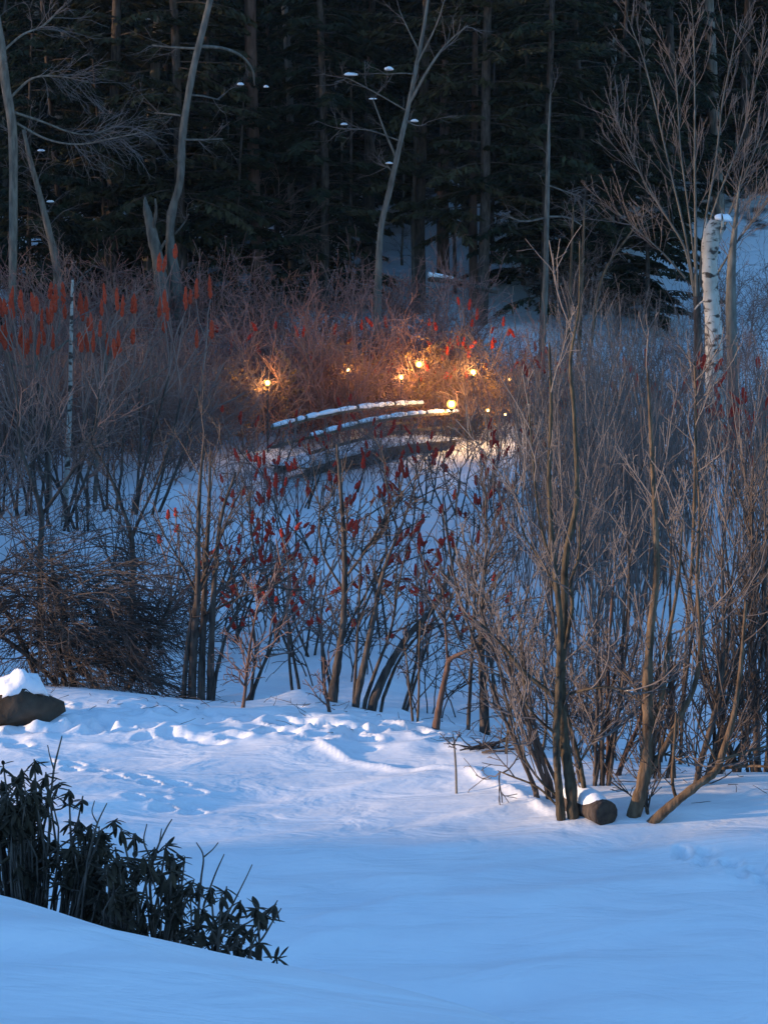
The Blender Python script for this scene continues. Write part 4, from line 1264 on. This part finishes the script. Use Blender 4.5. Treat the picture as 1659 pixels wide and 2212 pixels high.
def footbridge():
    A = np.array([-3.05, 65.4])
    B = np.array([1.15, 72.2])
    d = (B - A) / np.linalg.norm(B - A)
    s = np.array([d[1], -d[0]])
    Lb = np.linalg.norm(B - A)
    zd = 0.08
    root = thing('footbridge', 'wooden footbridge with snow covered rails in the middle of the thicket', 'bridge', (A[0], A[1], gz(*A)))
    org = np.array(root.location)
    def pt(t, off, z):
        q = A + d * t + s * off
        return np.array([q[0], q[1], z + 0.16 * math.sin(math.pi * t / Lb)])
    def add(name, VF, m, parent=root):
        base = org if parent is root else org
        return obj(name, mesh_from(name, VF[0] - base, VF[1], M[m], False), parent)
    for off in (0.1, 1.1):
        add('beam', join([box_between(pt(t, off, zd - 0.14), pt(t + Lb / 6, off, zd - 0.14), 0.12, 0.2) for t in np.arange(6) * Lb / 6]), 'wood_rail')
    n = 40
    for k in range(n):
        t = Lb * (k + 0.5) / n
        add('plank', box_between(pt(t, -0.05, zd), pt(t, 1.25, zd), Lb / n - 0.02, 0.045), 'wood_rail')
    add('deck_snow', join([box_between(pt(Lb * k / 12, 0.6, zd + 0.07), pt(Lb * (k + 1) / 12, 0.6, zd + 0.07), 1.2, 0.09) for k in range(12)]), 'snow_clump')
    r = np.random.default_rng(4)
    for side, (off, top) in enumerate(((-0.02, 1.02), (1.22, 0.84))):
        for k in range(7):
            t = Lb * (0.03 + 0.94 * k / 6)
            p0, p1 = pt(t, off, zd - 0.2), pt(t, off, zd + top + 0.04)
            po = add('post', box_between(p0 + np.array([0, 0, -0.4]), p1, 0.10, 0.10), 'wood_rail')
        for z, w in ((top, 0.12), (top * 0.5, 0.09)):
            rail = add('rail', join([box_between(pt(Lb * k / 10, off + 0.004, zd + z), pt(Lb * (k + 1) / 10, off + 0.004, zd + z), w, 0.07) for k in range(10)]), 'wood_rail')
            if z == top:
                lump = []
                t = 0.05
                while t < Lb - 0.1:
                    l_ = r.uniform(0.3, 1.1)
                    k_ = 6
                    pp = np.array([pt(min(t + l_ * q / (k_ - 1), Lb), off, zd + z + 0.075) for q in range(k_)])
                    lump.append((pp, np.array([0.055, 0.075, 0.08, 0.085, 0.07, 0.05]) * r.uniform(0.75, 1.1)))
                    t += l_ + r.choice([-0.05, -0.03, 0.0, 0.12])
                V, F = tubes(lump, 8, True)
                obj('snow', mesh_from('snow', V - org, F, M['snow_clump']), rail)
footbridge()

# ------------------------------------------------------------------ lit lamps by the footbridge
def glow_mat(name, col, strength, clear):
    m = bpy.data.materials.new(name)
    m.use_nodes = True
    n, l = m.node_tree.nodes, m.node_tree.links
    n.clear()
    o = n.new('ShaderNodeOutputMaterial')
    e = n.new('ShaderNodeEmission')
    e.inputs[0].default_value = (*col, 1)
    e.inputs[1].default_value = strength
    if clear:                                  # frosted glass: part of the light behind it shows through
        t = n.new('ShaderNodeBsdfTransparent')
        x = n.new('ShaderNodeMixShader')
        x.inputs[0].default_value = 0.45
        l.new(t.outputs[0], x.inputs[1])
        l.new(e.outputs[0], x.inputs[2])
        l.new(x.outputs[0], o.inputs[0])
    else:
        l.new(e.outputs[0], o.inputs[0])
    return m
M['glow'] = glow_mat('lamp_glass', (1.0, 0.46, 0.08), 1.1, True)
M['bulb'] = glow_mat('lamp_bulb', (1.0, 0.70, 0.30), 12.0, False)

def ball(rad, n=14, m=9):
    V, F = [], []
    for i in range(m + 1):
        th = math.pi * i / m
        for j in range(n):
            ph = 2 * math.pi * j / n
            V.append((rad * math.sin(th) * math.cos(ph), rad * math.sin(th) * math.sin(ph), -rad * math.cos(th)))
    F = [(i * n + j, i * n + (j + 1) % n, (i + 1) * n + (j + 1) % n, (i + 1) * n + j) for i in range(m) for j in range(n)]
    return np.array(V), np.array(F)
GLOBE = mesh_from('globe', *ball(1.0), M['glow'])
BULB = mesh_from('bulb', *ball(0.55), M['bulb'])

LAMPS = [
    (578, 827, 70, 0.105, 22, 'glowing globe lamp furthest left, alone in the brush'),
    (752, 799, 74, 0.075, 12, 'small glowing lamp between the lone left lamp and the bridge lamps'),
    (867, 815, 72.4, 0.085, 14, 'glowing lamp just below and left of the highest lamp'),
    (905, 787, 73.2, 0.12, 30, 'highest bright globe lamp behind the bridge'),
    (985, 800, 75, 0.05, 5, 'tiny lamp between the two bright lamps behind the bridge'),
    (1022, 804, 73, 0.12, 28, 'bright globe lamp right of the highest lamp'),
    (1100, 819, 74, 0.06, 8, 'small lamp furthest right of the upper row'),
    (975, 873, 70.6, 0.15, 40, 'largest brightest lamp at the right end of the bridge rails'),
    (1053, 886, 71.5, 0.07, 8, 'small low lamp right of the brightest lamp'),
    (1091, 895, 71.8, 0.06, 7, 'lowest small lamp furthest right beside the shoots'),
]
for qx, qy, y, rad, pw, lab in LAMPS:
    rad *= 0.92
    p = P(qx, qy, y)
    z0 = gz(p[0], p[1])
    root = thing('garden_lamp', lab, 'lamp', (p[0], p[1], z0), 0, 'lit lamps around the footbridge')
    h = p[2] - z0
    V, F = tubes([(np.array([(0, 0, -0.2), (0, 0, h * 0.5), (0, 0, h - rad * 1.25)]), np.array([0.03, 0.026, 0.022]))], 8)
    obj('post', mesh_from('post', V, F, M['lamp_metal']), root)
    V, F = tubes([(np.array([(0, 0, h - rad * 1.5), (0, 0, h - rad * 1.1), (0, 0, h - rad * 0.9)]), np.array([0.03, rad * 0.55, rad * 0.5]))], 10)
    obj('collar', mesh_from('collar', V, F, M['lamp_metal']), root)
    V, F = tubes([(np.array([(0, 0, h + rad * 0.92), (0, 0, h + rad * 1.0), (0, 0, h + rad * 1.25)]), np.array([rad * 0.5, rad * 0.45, 0.01]))], 10)
    obj('finial', mesh_from('finial', V, F, M['lamp_metal']), root)
    gl_ = obj('globe', GLOBE, root, (0, 0, h), None, rad)
    obj('bulb', BULB, gl_)
    ld = bpy.data.lights.new('lamp_light', 'POINT')
    ld.energy = pw
    ld.color = (1.0, 0.55, 0.18)
    ld.shadow_soft_size = rad * 1.03
    ld.energy = pw * 2.3
    lo = bpy.data.objects.new('lamp_light', ld)
    COL.objects.link(lo)
    lo.parent = root
    lo.location = (0, 0, h)

# young beeches that keep their withered leaves, lit by the lamps
def beech(qx, qy, y, H, label, seed, nl=420):
    r = np.random.default_rng(seed)
    p = P(qx, qy, y)
    z0 = gz(p[0], p[1])
    H = max(H, p[2] - z0 + 0.4)
    root = thing('young_beech', label, 'shrub', (p[0], p[1], z0), 0, 'leaf keeping young beeches among the lamps')
    tp = grow(r, (0, 0, -0.1), (0, 0, 1), H, 0.03, 0.01, 7, 0.06)
    V, F = tubes([tp], 6)
    obj('trunk', mesh_from('trunk', V, F, M['bark_grey']), root)
    br = []
    for _ in range(26):
        q, ax = sample(tp[0], r.uniform(0.25, 1.0))
        a = r.uniform(0, 6.28)
        br.append(grow(r, q, (math.cos(a), math.sin(a), 0.35), r.uniform(0.4, 1.2), 0.012, 0.005, 5, 0.14))
    V, F = tubes(br, 3)
    obj('twigs', mesh_from('twigs', V, F, M['twig_brown']), root)['kind'] = 'stuff'
    C = []
    for _ in range(nl):
        b = br[int(r.integers(0, len(br)))][0]
        q, ax = sample(b, r.uniform(0.2, 1.0))
        C.append(q + r.normal(0, 0.05, 3))
    C = np.array(C)
    U = unit_rows(r.normal(0, 1, (nl, 3)) + np.array([0, 0, -0.8])) * r.uniform(0.035, 0.06, nl)[:, None]
    Wd = unit_rows(np.cross(U, r.normal(0, 1, (nl, 3)))) * 0.026
    V, F = cards(C, U, Wd)
    lf = obj('leaves', mesh_from('leaves', V, F, M['dry_leaf'], False), root)
    lf['kind'] = 'stuff'
for i, (qx, qy, y, H, lab) in enumerate([
        (525, 830, 70.6, 2.0, 'young beech with withered leaves left of the lone left lamp'),
        (610, 800, 71.5, 2.2, 'young beech with withered leaves right of the lone left lamp'),
        (700, 775, 74.2, 2.4, 'leafy young beech left of the small lamp above the bridge'),
        (800, 780, 73.8, 2.3, 'leafy young beech between the small lamp and the highest lamp'),
        (868, 772, 74.0, 2.3, 'leafy young beech touching the highest lamp on its left'),
        (955, 770, 74.4, 2.3, 'leafy young beech touching the highest lamp on its right'),
        (1030, 755, 74.6, 2.5, 'leafy young beech above the bright right lamp'),
        (905, 845, 72.6, 1.5, 'low leafy beech above the right end of the rails'),
        (1075, 850, 72.8, 1.7, 'low leafy beech among the small right lamps'),
        (1010, 925, 69.2, 0.9, 'lowest leafy beech under the brightest lamp')]):
    beech(qx, qy, y, H, lab, 600 + i)

# ------------------------------------------------------------------ rhododendrons behind the bank
def leaf_mesh(seed):
    r = np.random.default_rng(seed)
    n = 6
    V, F = [], []
    for i in range(n + 1):
        t = i / n
        w = 0.5 * math.sin(math.pi * min(1, 0.05 + 0.93 * t)) ** 0.6 * 0.36
        z = -0.30 * t * t
        V += [(t, w, z - 0.10 * w * 4), (t, 0, z), (t, -w, z - 0.10 * w * 4)]
    for i in range(n):
        a = i * 3
        F += [(a, a + 1, a + 4, a + 3), (a + 1, a + 2, a + 5, a + 4)]
    return mesh_from('leaf', np.array(V), np.array(F), M['rhodo_leaf'], True)
LEAF = [leaf_mesh(700 + i) for i in range(2)]
LEAF_V = np.array([v.co for v in LEAF[0].vertices])
LEAF_F = np.array([list(p.vertices) for p in LEAF[0].polygons])

def rhododendron(label, base_q, tips, y, seed, whorls_inner, zone):
    """tips: [(qx, qy)] of the branch ends that stand out against the snow; zone: [(qx, qy)] polygon-ish anchors of the dark body"""
    r = np.random.default_rng(seed)
    b = P(base_q[0], base_q[1], y)
    b[2] = gz(b[0], b[1])
    root = thing('rhododendron', label, 'shrub', b, 0, 'rhododendrons behind the near snow bank')
    stems, ends = [], []
    for (a, c) in tips:
        yy = y + r.uniform(-0.5, 0.5)
        e = P(a, c, yy)
        base = b + np.array([r.normal(0, 0.30) + 0.15 * (e[0] - b[0]), r.normal(0, 0.15), 0])
        base[2] = gz(base[0], base[1]) - 0.1
        mid = base * 0.45 + e * 0.55 + np.array([r.normal(0, 0.06), r.normal(0, 0.06), -0.05])
        q = smooth_path([base, mid, e], [0.018, 0.011, 0.006], 9)
        stems.append(q)
        ends.append((q[0][-1], unit(q[0][-1] - q[0][-3]), True))
        for _ in range(2):                       # side shoots below the tip
            sp, _ax = sample(q[0], r.uniform(0.55, 0.9))
            se = sp + np.array([r.normal(0, 0.16), r.normal(0, 0.12), r.uniform(0.02, 0.16)])
            stems.append(smooth_path([sp, sp * 0.5 + se * 0.5 + np.array([0, 0, -0.02]), se], [0.008, 0.006, 0.005], 5))
            ends.append((se, unit(se - sp), True))
    inner = []
    heads = [(r.random(), r.uniform(0.0, 0.9)) for _ in range(max(8, whorls_inner // 16))]
    for _ in range(whorls_inner):
        hd = heads[int(r.integers(0, len(heads)))]
        f_ = float(np.clip(hd[0] + r.normal(0, 0.06), 0, 0.999)) * (len(zone) - 1)
        i = int(f_)
        t = f_ - i
        a = zone[i][0] * (1 - t) + zone[i + 1][0] * t + r.normal(0, 16)
        c0 = zone[i][1] * (1 - t) + zone[i + 1][1] * t
        c = c0 + (hd[1] + r.normal(0, 0.16)) * 230
        e = P(a, c, y + r.uniform(-0.55, 0.45))
        if e[2] < gz(e[0], e[1]) + 0.05:
            continue
        base = np.array([b[0] * 0.4 + e[0] * 0.6, b[1] * 0.5 + e[1] * 0.5, 0])
        base[2] = gz(base[0], base[1]) - 0.05
        inner.append(smooth_path([base, base * 0.4 + e * 0.6 + r.normal(0, 0.05, 3), e], [0.009, 0.007, 0.005], 6))
        ends.append((e, unit(np.array([r.normal(0, 0.4), r.normal(0, 0.4), 1.0])), r.random() < 0.12))
    for q in stems:
        part(root, 'stem', [q], M['rhodo_stem'], 5)
    if inner:
        part(root, 'inner_stems', inner, M['rhodo_stem'], 4)['kind'] = 'stuff'
    VV, FF, off, singles = [], [], 0, 0
    for e, ax, single in ends:
        n = int(r.integers(5, 11))
        a0 = r.uniform(0, 6.28)
        tilt = Vector((r.normal(0, 0.45), r.normal(0, 0.45), 1.0)).normalized().to_track_quat('Z', 'Y')
        hang = r.uniform(-0.2, 1.3)
        for k in range(n):
            a = a0 + 2 * math.pi * k / n + r.normal(0, 0.4)
            droop = hang + r.normal(0, 0.45)
            L = r.uniform(0.06, 0.115)
            d = (tilt @ Vector((math.cos(a), math.sin(a), -droop))).normalized()
            q = d.to_track_quat('X', 'Z')
            if single and singles < 290:
                o = obj('leaf', LEAF[k % 2], root, e - ax * r.uniform(0, 0.05) - np.array(root.location), q.to_euler(), (L * 1.15, L * r.uniform(0.75, 1.2), L))
                singles += 1
            else:
                mt = np.array(q.to_matrix())
                v = (LEAF_V * np.array([L * 1.15, L, L])) @ mt.T + (e - ax * r.uniform(0, 0.06) - np.array(root.location))
                VV.append(v)
                FF.append(LEAF_F + off)
                off += len(v)
    fo = obj('foliage', mesh_from('foliage', np.concatenate(VV), np.concatenate(FF), M['rhodo_leaf'], True), root)
    fo['kind'] = 'stuff'

rhododendron('largest rhododendron with drooping dark leaves at the left picture edge', (60, 2010),
             [(8, 1650), (40, 1690), (75, 1640), (100, 1668), (130, 1690), (150, 1705), (60, 1750), (110, 1760), (180, 1720), (20, 1740), (150, 1770), (200, 1780)], 17.0, 801, 210,
             [(-30, 1730), (40, 1740), (100, 1760), (160, 1790), (215, 1830)])
rhododendron('middle rhododendron with bare forked twigs behind the near snow bank', (270, 2050),
             [(222, 1790), (262, 1790), (290, 1800), (335, 1830), (360, 1822), (400, 1850), (385, 1880), (310, 1850), (250, 1830), (420, 1900)], 16.2, 811, 200,
             [(190, 1850), (250, 1860), (310, 1880), (370, 1910), (420, 1960)])
rhododendron('smallest rhododendron at the low right end of the near snow bank', (470, 2090),
             [(455, 1915), (480, 1930), (520, 1945), (555, 1960), (575, 1970), (500, 1985), (530, 2000), (545, 2005), (490, 2035), (440, 1960), (460, 1990)], 15.3, 821, 80,
             [(400, 1960), (440, 1990), (480, 2030), (520, 2060)])
# bare twigs that stand up out of the rhododendrons
for i, (lab, y, paths_) in enumerate([
        ('bare forked twig rising above the largest rhododendron', 17.0, [[(95, 1790, 5), (110, 1720, 4), (118, 1660, 4), (130, 1610, 3), (135, 1590, 2)], [(118, 1665, 3), (108, 1630, 2), (104, 1610, 2)]]),
        ('bare forked twig rising above the middle rhododendron', 16.2, [[(190, 1860, 4), (205, 1800, 4), (215, 1770, 3), (232, 1735, 2)], [(212, 1780, 3), (200, 1755, 2), (205, 1730, 2)]]),
        ('tall bare twigs with swollen buds above the low end of the middle rhododendron', 16.0, [[(430, 1960, 5), (435, 1900, 4), (440, 1850, 3), (425, 1820, 2)], [(440, 1852, 3), (460, 1835, 2), (472, 1820, 2)], [(440, 1960, 4), (465, 1890, 3), (485, 1845, 2)]]),
        ('long bare forked twig standing tall over the dark heart of the middle rhododendron', 16.4, [[(330, 1980, 6), (325, 1900, 5), (338, 1840, 4), (360, 1790, 3), (372, 1770, 2)], [(332, 1862, 4), (312, 1820, 3), (318, 1780, 2)], [(345, 1822, 3), (350, 1790, 2)]]),
        ('bare upright twigs above the smallest rhododendron', 15.3, [[(480, 2000, 4), (510, 1940, 3), (535, 1890, 2), (545, 1868, 2)], [(545, 2040, 4), (575, 1985, 3), (600, 1945, 2)], [(540, 2050, 5), (565, 2030, 4), (590, 1990, 3), (608, 1962, 2)]]),
]):
    bs_ = []
    for k, t in enumerate(paths_):
        q = qpath([(a, b_, w * 1.3) for a, b_, w in t], y, seed=40 + i * 5 + k)
        bs_.append(to_ground(q) if k == 0 else q)
    root = thing('bare_twig', lab, 'twig', (bs_[0][0][0][0], bs_[0][0][0][1], gz(bs_[0][0][0][0], bs_[0][0][0][1])))
    for q in bs_:
        part(root, 'stem', [q], M['rhodo_stem'], 5)

# ------------------------------------------------------------------ evening haze over the valley
def haze():
    x0, x1, y0, y1, z0, z1 = -535.0, 535.0, -55.0, 655.0, -6.0, 260.0
    V = np.array([(x, y, z) for z in (z0, z1) for y in (y0, y1) for x in (x0, x1)])
    F = np.array([(0, 2, 3, 1), (4, 5, 7, 6), (0, 1, 5, 4), (2, 6, 7, 3), (0, 4, 6, 2), (1, 3, 7, 5)])
    m = bpy.data.materials.new('haze')
    m.use_nodes = True
    n, l = m.node_tree.nodes, m.node_tree.links
    n.clear()
    o = n.new('ShaderNodeOutputMaterial')
    v = n.new('ShaderNodeVolumePrincipled')
    v.inputs['Color'].default_value = (0.5, 0.72, 1.0, 1)
    v.inputs['Density'].default_value = 0.0001
    v.inputs['Anisotropy'].default_value = 0.2
    l.new(v.outputs[0], o.inputs['Volume'])
    h = obj('haze', mesh_from('haze', V, F, m, False))
    tag(h, 'thin blue evening haze lying over the valley', None, None, 'stuff')
haze()
